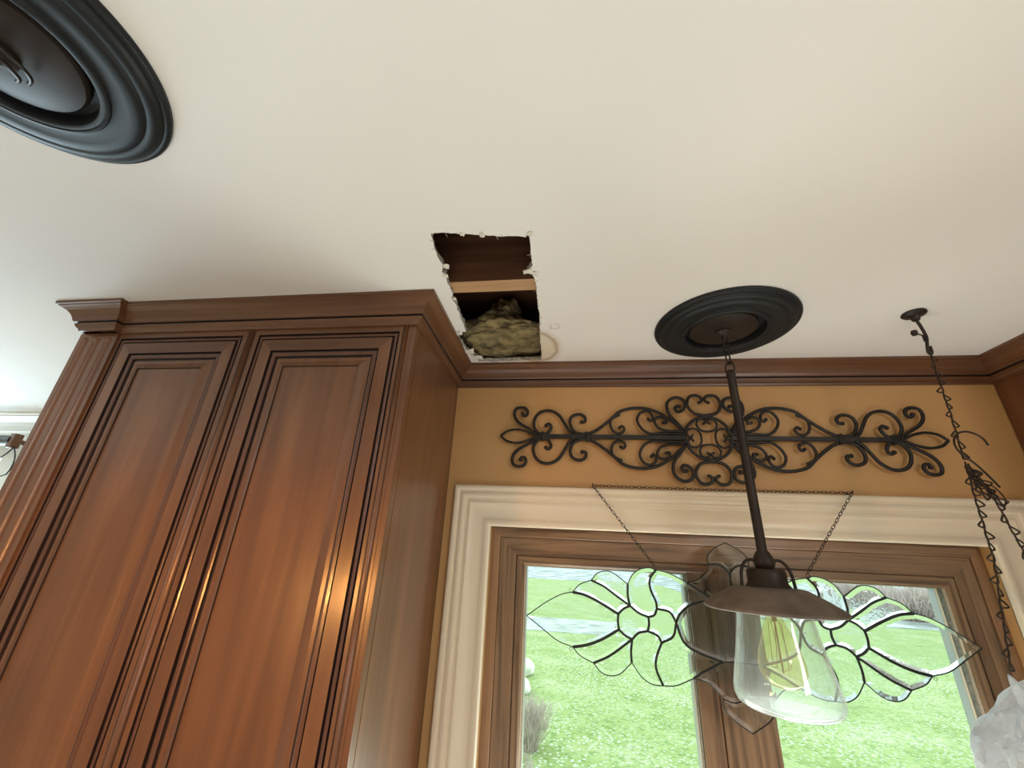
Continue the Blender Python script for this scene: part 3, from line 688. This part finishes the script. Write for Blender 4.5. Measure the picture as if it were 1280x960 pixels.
# share exact junctions
J = {}
def snap(k, i, p): C[k][i] = p
Jp = dict(tip=(-.5208, 0), pT=(-.401, .0615), pB=(-.4015, -.0624), a=(-.285, .018), b=(-.285, -.0165), c=(-.2545, .0385), d=(-.2540, -.0358), e=(-.2107, .0160), f=(-.2145, -.0152),
          g=(-.351, .0928), h=(-.2572, .0885), i=(-.1825, .1265), j=(-.1882, .0358), k=(-.1438, .0079), l=(-.183, -.0381), m=(-.351, -.0932), n=(-.258, -.0852), o=(-.1872, -.1273),
          p=(-.1077, .100), q=(-.0500, .065), r=(-.1160, -.1070), s=(-.0440, -.0690), t=(-.0490, .146), u=(0, .097), v=(-.0550, -.142))
ends = {'tipT': 'tip pT', 'tipB': 'tip pB', 'p1T': 'pT a', 'p1B': 'pB b', 'A1': 'a b', 'A2': 'a c', 'A3': 'c e', 'A4': 'e f', 'A5': 'f d', 'A6': 'd b', 'o2T': 'pT g', 'p2T': 'g c', 'o3T': 'g h', 'p3T': 'h c',
        'o4T': 'h i', 'p4T': 'i j', 'p4c': 'j e', 'B1': 'j k', 'B2': 'k l', 'B3': 'l f', 'o5T': 'i p', 'p5T': 'p q', 'loopT': 'k q', 'loopB': 'k s', 'o2B': 'pB m', 'p2B': 'm d', 'o3B': 'm n', 'p3B': 'd n', 'o4B': 'n o', 'p4B': 'l o',
        'o5B': 'o r', 'p5B': 'r s', 'c1': 'p t', 'lobe': 't u', 'b1': 'r v', 'finB': 'v .'}
C['b1'] = C['b1'][:4]
for k, e in ends.items():
    a, b_ = e.split(); C[k][0] = Jp[a]
    if b_ != '.': C[k][-1] = Jp[b_]
C['fin'][0] = Jp['t']; C['fin'][-1] = (0, .2015); C['finB'][-1] = (0, -.2025)
C['loopB'] = [Jp['k'], (-.1306, -.0326), (-.1003, -.0525), Jp['s']]
C['mid'] = [Jp['s'], (-.02, -.067), (0, -.0675)]
C['b2'] = [Jp['v'], (-.0334, -.1480), (-.0150, -.1440), (0, -.132)]
C['seam'] = [(0, .097), (0, .03)]
C['q2'] = [Jp['q'], (-.025, .069), (0, .070)]
def cw(k, s=1, n=5): return [Vector((sx0 + s * x, sy0, sz0 + z)) for x, z in [(p.x, p.y) for p in catmull([Vector((a, b, 0)) for a, b in C[k]], n)]]
order = list(ends) + ['fin', 'mid', 'b2']
for nm, ks in (('lead_came', [k for k in order if k in THICK]), ('wire_edge', [k for k in order if k not in THICK])):
    for k in ks:
        for s in (1, -1):
            w = .0030 if k in THICK else .0013
            if k in ('p1T', 'p1B'): w = .0036
            bm = bmesh.new(); sweep(bm, cw(k, s), w, .0032 if k in THICK else .0026, sides=8); build(nm, bm, M_lead, sun, True, .9)
CELLS = {'petal': ['tipT', 'p1T', 'A1', '-p1B', '-tipB'], 'hub': ['A2', 'A3', 'A4', 'A5', 'A6', '-A1'], 'petal2': ['o2T', 'p2T', '-A2', '-p1T'], 'petal3': ['o3T', 'p3T', '-p2T'],
         'petal4': ['o4T', 'p4T', 'p4c', '-A3', '-p3T'], 'B': ['B1', 'B2', 'B3', '-A4', '-p4c'], 'shield': ['o5T', 'p5T', '-loopT', '-B1', '-p4T'], 'petal2b': ['p1B', '-A6', '-p2B', '-o2B'],
         'petal3b': ['p2B', 'p3B', '-o3B'], 'petal4b': ['o4B', '-p4B', 'B3', 'A5', 'p3B'], 'shieldb': ['p4B', 'o5B', 'p5B', '-loopB', 'B2'], 'wing': ['c1', 'lobe', '-q2', '-p5T']}
def cell_pts(ks, s):
    out = []
    for k in ks:
        p = [(q.x - sx0, q.z - sz0) for q in cw(k.strip('-'), s, 4)]
        if k[0] == '-': p = p[::-1]
        if out and (abs(out[-1][0] - p[0][0]) + abs(out[-1][1] - p[0][1])) > .035: raise Exception('cell break %s %s' % (ks, k))
        out += p[1:] if out else p
    if abs(out[0][0] - out[-1][0]) + abs(out[0][1] - out[-1][1]) < .004: out = out[:-1]
    else: print('OPEN CELL', ks)
    return out
def glass_cell(P, m):
    n = len(P); cxx = sum(p[0] for p in P) / n; czz = sum(p[1] for p in P) / n
    area2 = sum(P[i][0] * P[(i + 1) % n][1] - P[(i + 1) % n][0] * P[i][1] for i in range(n))
    sg = 1 if area2 > 0 else -1
    maxr = .0105
    ins = []
    for i in range(n):
        a, b_, c = Vector(P[i - 1]), Vector(P[i]), Vector(P[(i + 1) % n])
        t1 = (b_ - a); t2 = (c - b_)
        t = (t1.normalized() if t1.length > 1e-7 else t2.normalized()) + (t2.normalized() if t2.length > 1e-7 else t1.normalized())
        if t.length < 1e-5: t = t2
        t.normalize(); nn = Vector((-t.y, t.x)) * sg; v = Vector((cxx, czz)) - b_
        k = min(maxr, v.length * .38); ins.append(b_ + (nn * .55 + v.normalized() * .6).normalized() * k)
    bm = bmesh.new()
    def ring(pts, y): return [bm.verts.new((sx0 + p[0], y, sz0 + p[1])) for p in pts]
    f0, f1 = ring(P, sy0 - .0006), ring(ins, sy0 - .0030); b0 = ring(P, sy0 + .0006); 
    for i in range(n):
        j = (i + 1) % n
        bm.faces.new((f0[i], f0[j], f1[j], f1[i])); bm.faces.new((f0[i], b0[i], b0[j], f0[j]))
    for vs in (f1, b0):
        es = [bm.edges.get((vs[i], vs[(i + 1) % n])) or bm.edges.new((vs[i], vs[(i + 1) % n])) for i in range(n)]
        try: bmesh.ops.triangle_fill(bm, use_beauty=True, use_dissolve=False, edges=es)
        except Exception as ex: print('fill', ex)
    return build('glass_piece', bm, m, sun)
for name, ks in CELLS.items():
    for s in (1, -1):
        glass_cell(cell_pts(ks, s), M_glueglass if name in ('petal3', 'petal4', 'B', 'petal2', 'hub') else M_bevelglass)
# centre pieces: mirrored outlines
def sym(ks, top=True):
    L = cell_pts_half(ks); R = [(-x, z) for x, z in L[::-1]]
    out = L + R[1:]
    if abs(out[0][0] - out[-1][0]) + abs(out[0][1] - out[-1][1]) < .004: out = out[:-1]
    return out
def cell_pts_half(ks):
    out = []
    for k in ks:
        p = [(q.x - sx0, q.z - sz0) for q in cw(k.strip('-'), 1, 4)]
        if k[0] == '-': p = p[::-1]
        out += p[1:] if out else p
    return out
glass_cell(sym(['-mid', '-loopB', 'loopT', 'q2']), M_bevelglass)
glass_cell(sym(['-lobe', 'fin']), M_bevelglass)
glass_cell(sym(['-b2', 'finB']), M_bevelglass)
glass_cell(sym(['-mid', '-p5B', 'b1', 'b2']), M_bevelglass)
# loops for the chains, prism drop, hanging chain
bm = bmesh.new()
for s in (1, -1):
    sweep(bm, link_pts(Vector((sx0 + s * .1865, sy0, sz0 + .131)), Vector((0, 0, 1)), Vector((1, 0, 0)), .010, .009), .0009, closed=True, sides=6)
    for zz in (.066, -.067): sweep(bm, link_pts(Vector((sx0 - s * .407, sy0, sz0 + zz)), Vector((0, 0, 1)), Vector((1, 0, 0)), .007, .007), .0005, closed=True, sides=6)
build('hanging_loop', bm, M_chain, sun, True)
def chain_run(a, b, pitch, width, wr, heart=False, sag=0.0, ph=0.0, bm=None, twist=1.2):
    a, b = Vector(a), Vector(b); L = (b - a).length; n = max(2, int(round(L / pitch))); bm = bm or bmesh.new()
    for k in range(n):
        t0, t1 = k / n, (k + 1) / n
        p0 = a.lerp(b, t0) + Vector((0, 0, -sag * 4 * t0 * (1 - t0))); p1 = a.lerp(b, t1) + Vector((0, 0, -sag * 4 * t1 * (1 - t1)))
        t = (p1 - p0).normalized(); s = t.cross(Vector((0, 1, 0)));
        s = s.normalized() if s.length > 1e-3 else t.orthogonal().normalized()
        ang = (PI / 2 if k % 2 else 0) * twist * .7 + ph; s = Matrix.Rotation(ang, 3, t) @ s
        sweep(bm, link_pts((p0 + p1) / 2, t, s, (p1 - p0).length + wr * 2.6, width, 14, heart), wr, normal=t.cross(s), closed=True, sides=6)
    return bm
nl = [Vector((.067, 1.2175, .191)), Vector((.747, 1.2175, .190))]
bm = bmesh.new()
chain_run(nl[0], (sx0 - .1865, sy0, sz0 + .137), .0105, .0062, .0009, bm=bm)
chain_run(nl[1], (sx0 + .1865, sy0, sz0 + .137), .0105, .0062, .0009, bm=bm)
chain_run(nl[0], nl[1], .0105, .0062, .0009, sag=.002, bm=bm)
build('hanging_chain', bm, M_chain, sun, True)
for k, p in enumerate(nl):
    bm = bmesh.new(); sweep(bm, [p + Vector((0, .034, -.001)), p + Vector((0, .004, -.001)), p + Vector((0, -.004, .001)), p + Vector((0, -.005, .006))], .0015, normal=(1, 0, 0), sides=8)
    tag(build('cup_hook', bm, M_chain, None, True), 'small hook above the window casing holding the %s end of the suncatcher chain' % ('left', 'right')[k], 'hook', 'suncatcher chain hooks')

# ------------------------------------------------------------------ swag hook, jack chain, S hook, bag
hk = empty('ceiling_hook', (.832, .960, H), 'dark metal swag hook with a round plate screwed to the white ceiling', 'hook')
bm = bmesh.new(); lathe(bm, [(0, H - .0005), (.0235, H - .0005), (.0245, H - .003), (.022, H - .006), (.010, H - .009), (.0085, H - .017), (.0075, H - .020), (0, H - .020)], .832, .960, 36); build('hook_plate', bm, M_bronze, hk, True, .8)
bm = bmesh.new(); sweep(bm, catmull([(.832, .960, H - .018), (.842, .967, H - .030), (.853, .976, H - .046), (.857, .980, H - .058), (.854, .983, H - .078), (.855, .987, H - .092), (.862, .991, H - .096), (.868, .994, H - .090), (.869, .994, H - .074)], 5), .0034, normal=(.6, -.8, 0), sides=8); build('hook_arm', bm, M_bronze, hk, True)
bm = bmesh.new(); sweep(bm, [(.855, .978, H - .055), (.829, .972, H - .048)], .0018, sides=8); sweep(bm, [(.848, .977, H - .054), (.848, .977, H - .069)], .0022, sides=8)
lathe(bm, [(0, H - .042), (.006, H - .043), (.007, H - .049), (.005, H - .055), (0, H - .056)], .827, .971, 14); build('thumb_screw', bm, M_bronze, hk, True)

ch = empty('swag_chain', (.860, .990, .49), 'rusty dark jack chain hanging knotted from the ceiling hook down to the white bag', 'chain')
def jack(bm, a, b, pitch=.0215, width=.0135, wr=.0017, ph=.0):
    """jack chain: open triangular loops joined by straight shanks"""
    a, b = Vector(a), Vector(b); L = (b - a).length; n = max(1, int(round(L / pitch)))
    for k in range(n):
        p0 = a.lerp(b, k / n); p1 = a.lerp(b, (k + 1) / n); t = (p1 - p0); ln_ = t.length; t.normalize()
        s = t.cross(Vector((0, 1, 0))).normalized(); s = Matrix.Rotation(ph + random.uniform(-.5, .5) + (PI if k % 3 == 1 else 0), 3, t) @ s
        # shank then triangular loop
        q = [p0 - t * wr, p0 + t * ln_ * .42, p0 + t * ln_ * .60 + s * width * .30, p1 - t * ln_ * .05 + s * width * .72, p1 + t * wr * 1.2 + s * width * .30, p1 + t * wr - s * width * .05, p0 + t * ln_ * .45 - s * width * .08]
        sweep(bm, catmull(q, 4), wr, normal=t.cross(s), sides=6)
bm = bmesh.new(); jack(bm, (.8615, .990, H - .094), (.857, .990, .429)); jack(bm, (.857, .990, .429), (.8535, .990, .331)); jack(bm, (.8535, .990, .331), (.846, .990, .235)); build('upper_run', bm, M_chain, ch, True)
bm = bmesh.new()
jack(bm, (.8455, .990, .225), (.834, .985, .135), ph=.3); jack(bm, (.852, .992, .222), (.868, .985, .150), ph=1.0); jack(bm, (.842, .982, .218), (.861, .980, .155), ph=2.0); jack(bm, (.850, .997, .215), (.872, .992, .162), ph=.2); jack(bm, (.838, .985, .215), (.850, .984, .165), ph=1.4)
jack(bm, (.856, .985, .195), (.880, .985, .140), ph=.8); jack(bm, (.846, .988, .200), (.857, .988, .150), ph=2.6)
sweep(bm, catmull([(.862, .985, .180), (.878, .985, .172), (.888, .985, .150), (.880, .985, .134), (.868, .985, .146)], 6), .0014, sides=6)
build('knot', bm, M_chain, ch, True)
bm = bmesh.new(); jack(bm, (.834, .985, .135), (.822, .980, .031)); jack(bm, (.822, .980, .031), (.772, .966, -.149)); build('left_run', bm, M_chain, ch, True)
bm = bmesh.new(); jack(bm, (.869, .985, .152), (.885, .985, .037)); jack(bm, (.885, .985, .037), (.918, .982, -.080)); build('right_run', bm, M_chain, ch, True)
bm = bmesh.new(); sweep(bm, catmull([(.898, .985, .262), (.893, .985, .277), (.881, .985, .288), (.864, .985, .293), (.846, .985, .287), (.836, .985, .272), (.835, .985, .256), (.842, .985, .241), (.853, .985, .229), (.862, .985, .218)], 6) + catmull([(.862, .985, .218), (.874, .983, .195), (.884, .981, .172)], 5)[1:], .0021, sides=8)
tag(build('s_hook', bm, M_chain, None, True), 'open curved wire hook snagged in the knotted chain beside the scroll panel', 'hook')

M_bag = mat('white_plastic_bag', (0.90, 0.95, 1.0), 0.25); nt, lk, b = nodes(M_bag)
tr = nt.new('ShaderNodeBsdfTranslucent'); tr.inputs[0].default_value = (.88, .94, 1, 1); mxs = nt.new('ShaderNodeMixShader'); mxs.inputs[0].default_value = .45
gb = nt.new('ShaderNodeNewGeometry'); nb = nt.new('ShaderNodeTexVoronoi'); nb.feature = 'DISTANCE_TO_EDGE'; nb.inputs['Scale'].default_value = 22; nn = nt.new('ShaderNodeTexNoise'); nn.inputs['Scale'].default_value = 9; nn.inputs['Detail'].default_value = 4
lk.new(gb.outputs['Position'], nn.inputs['Vector']); lk.new(nn.outputs['Color'], nb.inputs['Vector']); nb.inputs['Scale'].default_value = 5
bb = nt.new('ShaderNodeBump'); bb.inputs['Strength'].default_value = .9; bb.inputs['Distance'].default_value = .02; lk.new(nb.outputs['Distance'], bb.inputs['Height']); lk.new(bb.outputs[0], b.inputs['Normal']); lk.new(bb.outputs[0], tr.inputs['Normal'])
om = nt['Material Output']; lk.new(b.outputs[0], mxs.inputs[1]); lk.new(tr.outputs[0], mxs.inputs[2]); lk.new(mxs.outputs[0], om.inputs[0])
bm = bmesh.new()
prof = [(-.105, .016), (-.125, .040), (-.145, .058), (-.160, .068), (-.172, .083), (-.182, .100), (-.192, .116), (-.207, .128), (-.222, .140), (-.243, .156), (-.263, .174), (-.285, .184), (-.31, .190), (-.35, .196), (-.40, .198), (-.45, .195), (-.50, .185)]
seg = 120; rows = []
def prof_r(z):
    for (z0, r0), (z1, r1) in zip(prof, prof[1:]):
        if z <= z0 and z >= z1: t = (z0 - z) / (z0 - z1); return r0 + (r1 - r0) * t
    return prof[-1][1]
NZ = 70
for i in range(NZ + 1):
    z = -.105 - .395 * i / NZ; r0 = prof_r(z); row = []
    for k in range(seg):
        a = 2 * PI * k / seg
        n = Vector((math.cos(a) * 2.2, math.sin(a) * 2.2, z * 7)); cr_n = 1 - 2 * abs(noise.noise(n * 3.3 + Vector((5, 0, 0)))); cr_2 = 1 - 2 * abs(noise.noise(n * 7 + Vector((1, 9, 0))))
        fold = 1 + .07 * math.sin(a * 11 + 14 * z + 2 * noise.noise(n)) * min(1, r0 * 8) + .05 * noise.noise(n * 2.2) - .05 * abs(noise.noise(n * 4.1)) + .06 * cr_n + .03 * cr_2
        row.append(bm.verts.new((.902 + math.cos(a) * r0 * fold, .97 + math.sin(a) * r0 * .82 * fold, z + .006 * noise.noise(n * 3))))
    rows.append(row)
for a_, b_ in zip(rows, rows[1:]):
    for k in range(seg): bm.faces.new((a_[k], a_[(k + 1) % seg], b_[(k + 1) % seg], b_[k]))
bm.faces.new(rows[0])
# pointed corner of the bag standing up where the left chain holds it
cone = []
for i in range(9):
    t = i / 8; c = Vector((.790, .960, -.225)).lerp(Vector((.764, .965, -.158)), t); w = .026 * (1 - t) ** .8 + .0012
    cone.append([bm.verts.new(c + Vector((math.cos(a) * w, math.sin(a) * w * .35, .003 * math.sin(3 * a)))) for a in [2 * PI * k / 14 for k in range(14)]])
for a_, b_ in zip(cone, cone[1:]):
    for k in range(14): bm.faces.new((a_[k], a_[(k + 1) % 14], b_[(k + 1) % 14], b_[k]))
bm.faces.new(cone[-1])
bag = tag(build('plastic_bag', bm, M_bag, None, True), 'crumpled white translucent plastic bag hanging from the chain at the lower right corner', 'bag')

# ------------------------------------------------------------------ next room at the far left
WCP = [(0, .468), (.012, .468), (.014, .482), (.022, .490), (.026, .500), (.032, .515), (.045, .535), (.066, .552), (.078, .558), (.080, .566), (.086, .570), (.086, H), (0, H)]
bm = molding([(-6, 1.80), (-1.346, 1.80)], WCP, (0, 1)); tag(build('trim_2', bm, M_white), kind='structure')
M_rod = mat('dark_grey_rod', (0.05, 0.05, 0.05), 0.4, .3)
cr_ = empty('curtain_rod', (-3.2, 1.70, .42), 'dark thick curtain rod below the white crown at the left edge', 'curtain rod')
bm = bmesh.new(); sweep(bm, [(-4.6, 1.70, .418), (-2.86, 1.70, .418)], .027, sides=20); build('rod', bm, M_rod, cr_, True, .9)
bm = bmesh.new()
box(bm, -2.872, -2.838, 1.68, 1.72, .378, .452, 0, .006)
sweep(bm, [(-2.85, 1.70, .42), (-2.85, 1.80, .40)], .012); box(bm, -2.87, -2.83, 1.79, 1.80, .35, .45)
build('finial', bm, M_oakD, cr_, True, .9)
M_wire = mat('black_wire', (0.02, 0.03, 0.028), .5)
bm = bmesh.new(); sweep(bm, catmull([(-2.838, 1.70, .385), (-2.87, 1.70, .345), (-2.93, 1.70, .305), (-3.05, 1.70, .275), (-3.2, 1.70, .30)], 8), .0032, sides=8)
sweep(bm, catmull([(-2.80, 1.70, .245), (-2.845, 1.70, .228), (-2.90, 1.70, .200), (-3.0, 1.70, .19)], 8), .0032, sides=8)
sweep(bm, catmull([(-2.838, 1.70, .385), (-2.80, 1.70, .33), (-2.79, 1.70, .28), (-2.80, 1.70, .245)], 6), .0032, sides=8)
build('scroll_wire', bm, M_wire, cr_, True)

# ------------------------------------------------------------------ outdoors
M_grass = mat('spring_lawn', (0.3, 0.5, 0.2), 0.9, spec=.1); nt, lk, b = nodes(M_grass)
g = nt.new('ShaderNodeNewGeometry')
n1 = nt.new('ShaderNodeTexNoise'); n1.inputs['Scale'].default_value = .8; n1.inputs['Detail'].default_value = 6; n1.inputs['Roughness'].default_value = .7
lk.new(g.outputs['Position'], n1.inputs['Vector'])
r1 = ramp(nt, [(0.3, (0.24, 0.34, 0.11)), (0.5, (0.32, 0.42, 0.16)), (0.7, (0.43, 0.49, 0.27))]); lk.new(n1.outputs['Fac'], r1.inputs[0])
n2 = nt.new('ShaderNodeTexNoise'); n2.inputs['Scale'].default_value = 11; n2.inputs['Detail'].default_value = 5; n2.inputs['Roughness'].default_value = .75; lk.new(g.outputs['Position'], n2.inputs['Vector'])
r2_ = ramp(nt, [(0.40, (.45, .62, .40)), (0.5, (1, 1, 1))]); lk.new(n2.outputs['Fac'], r2_.inputs[0])
m1 = nt.new('ShaderNodeMix'); m1.data_type = 'RGBA'; m1.blend_type = 'MULTIPLY'; m1.inputs[0].default_value = .8; lk.new(r1.outputs[0], m1.inputs[6]); lk.new(r2_.outputs[0], m1.inputs[7])
v1 = nt.new('ShaderNodeTexVoronoi'); v1.inputs['Scale'].default_value = 14; lk.new(g.outputs['Position'], v1.inputs['Vector'])
r3 = ramp(nt, [(0.26, (1, 1, 1)), (0.36, (0, 0, 0))]); lk.new(v1.outputs['Distance'], r3.inputs[0])
n4 = nt.new('ShaderNodeTexNoise'); n4.inputs['Scale'].default_value = .55; n4.inputs['Detail'].default_value = 3; lk.new(g.outputs['Position'], n4.inputs['Vector'])
r4 = ramp(nt, [(0.36, (.25, .25, .25)), (0.58, (1, 1, 1))]); lk.new(n4.outputs['Fac'], r4.inputs[0])
mm = nt.new('ShaderNodeMath'); mm.operation = 'MULTIPLY'; lk.new(r3.outputs[0], mm.inputs[0]); lk.new(r4.outputs[0], mm.inputs[1])
m2 = nt.new('ShaderNodeMix'); m2.data_type = 'RGBA'; lk.new(mm.outputs[0], m2.inputs[0]); lk.new(m1.outputs[2], m2.inputs[6]); m2.inputs[7].default_value = (.58, .66, .54, 1)
lk.new(m2.outputs[2], b.inputs['Base Color'])
bm = bmesh.new(); box(bm, -90, 110, 1.95, 160, -2.7, -2.6); tag(build('ground', bm, M_grass), kind='structure')
M_road = paint('pale_gravel_track', (0.42, 0.47, 0.43), .95, .35, 1.5, .3, 40)
bm = bmesh.new(); box(bm, -90, 2.5, 17.3, 20.8, -2.6, -2.585); tag(build('path', bm, M_road), kind='structure')
M_scrub = paint('grey_scrub_ground', (0.36, 0.41, 0.40), .95, .6, .6, .4, 10)
bm = bmesh.new(); box(bm, -90, 110, 52, 155, -2.6, -2.57); box(bm, 10, 110, 26, 52, -2.6, -2.57); tag(build('ground_scrub', bm, M_scrub), kind='structure')

M_twig = paint('bare_twigs', (0.50, 0.43, 0.39), .9, .3, 5)
def bush(x, y, rad, h, n, label, cat='shrub', th=.004, group=None):
    rnd = random.Random(int(x * 31 + y * 7)); bm = bmesh.new()
    for k in range(n):
        a = rnd.uniform(0, 2 * PI); rr = rad * math.sqrt(rnd.random()); b0 = Vector((x + math.cos(a) * rr * .3, y + math.sin(a) * rr * .3, -2.6)); top_ = Vector((x + math.cos(a) * rr, y + math.sin(a) * rr, -2.6 + h * rnd.uniform(.55, 1)))
        mid_ = (b0 + top_) / 2 + Vector((rnd.uniform(-.1, .1), rnd.uniform(-.1, .1), .1 * h)); sweep(bm, [b0, mid_, top_], th, sides=3, taper=lambda t: 1 - .7 * t)
        for j in range(3):
            t = rnd.uniform(.4, .9); p = b0.lerp(top_, t); q = p + Vector((rnd.uniform(-.25, .25) * h * .5, rnd.uniform(-.2, .2) * h * .5, rnd.uniform(.1, .35) * h)); sweep(bm, [p, q], th * .6, sides=3)
    return tag(build('bare_shrub', bm, M_twig), label, cat, group)
bush(-.62, 7.4, .42, .62, 240, 'bare brownish twiggy shrub on the lawn at the lower left of the window', group=None)
bush(-.72, 5.9, .36, .50, 200, 'low bare twiggy shrub nearest the window in its bottom left corner')
for k, (x, y) in enumerate(((20, 30), (24, 33), (28, 31), (22, 38), (29, 40))):
    bush(x, y, 2.2, 1.9, 260, 'bare grey shrub in the thicket beyond the lawn at the upper right of the window', th=.03, group='bare shrubs beyond the lawn')
# pale rock pile by the left edge of the window
M_rock = paint('pale_rock', (0.80, 0.80, 0.76), .9, .15, 4, .5, 20)
for k, (x, y, z, s) in enumerate(((-1.16, 11.2, -2.45, .30), (-1.02, 9.9, -2.48, .22))):
    bm = bmesh.new(); bmesh.ops.create_icosphere(bm, subdivisions=4, radius=s)
    for v in bm.verts: v.co *= 1 + .35 * noise.noise(v.co * 4 + Vector((k, 2, 3))); v.co.z *= .7
    bmesh.ops.translate(bm, verts=bm.verts, vec=(x, y, z)); tag(build('garden_rock', bm, M_rock, None, True), ('farther', 'nearer')[k] + ' pale rock on the lawn at the left edge of the window', 'rock')
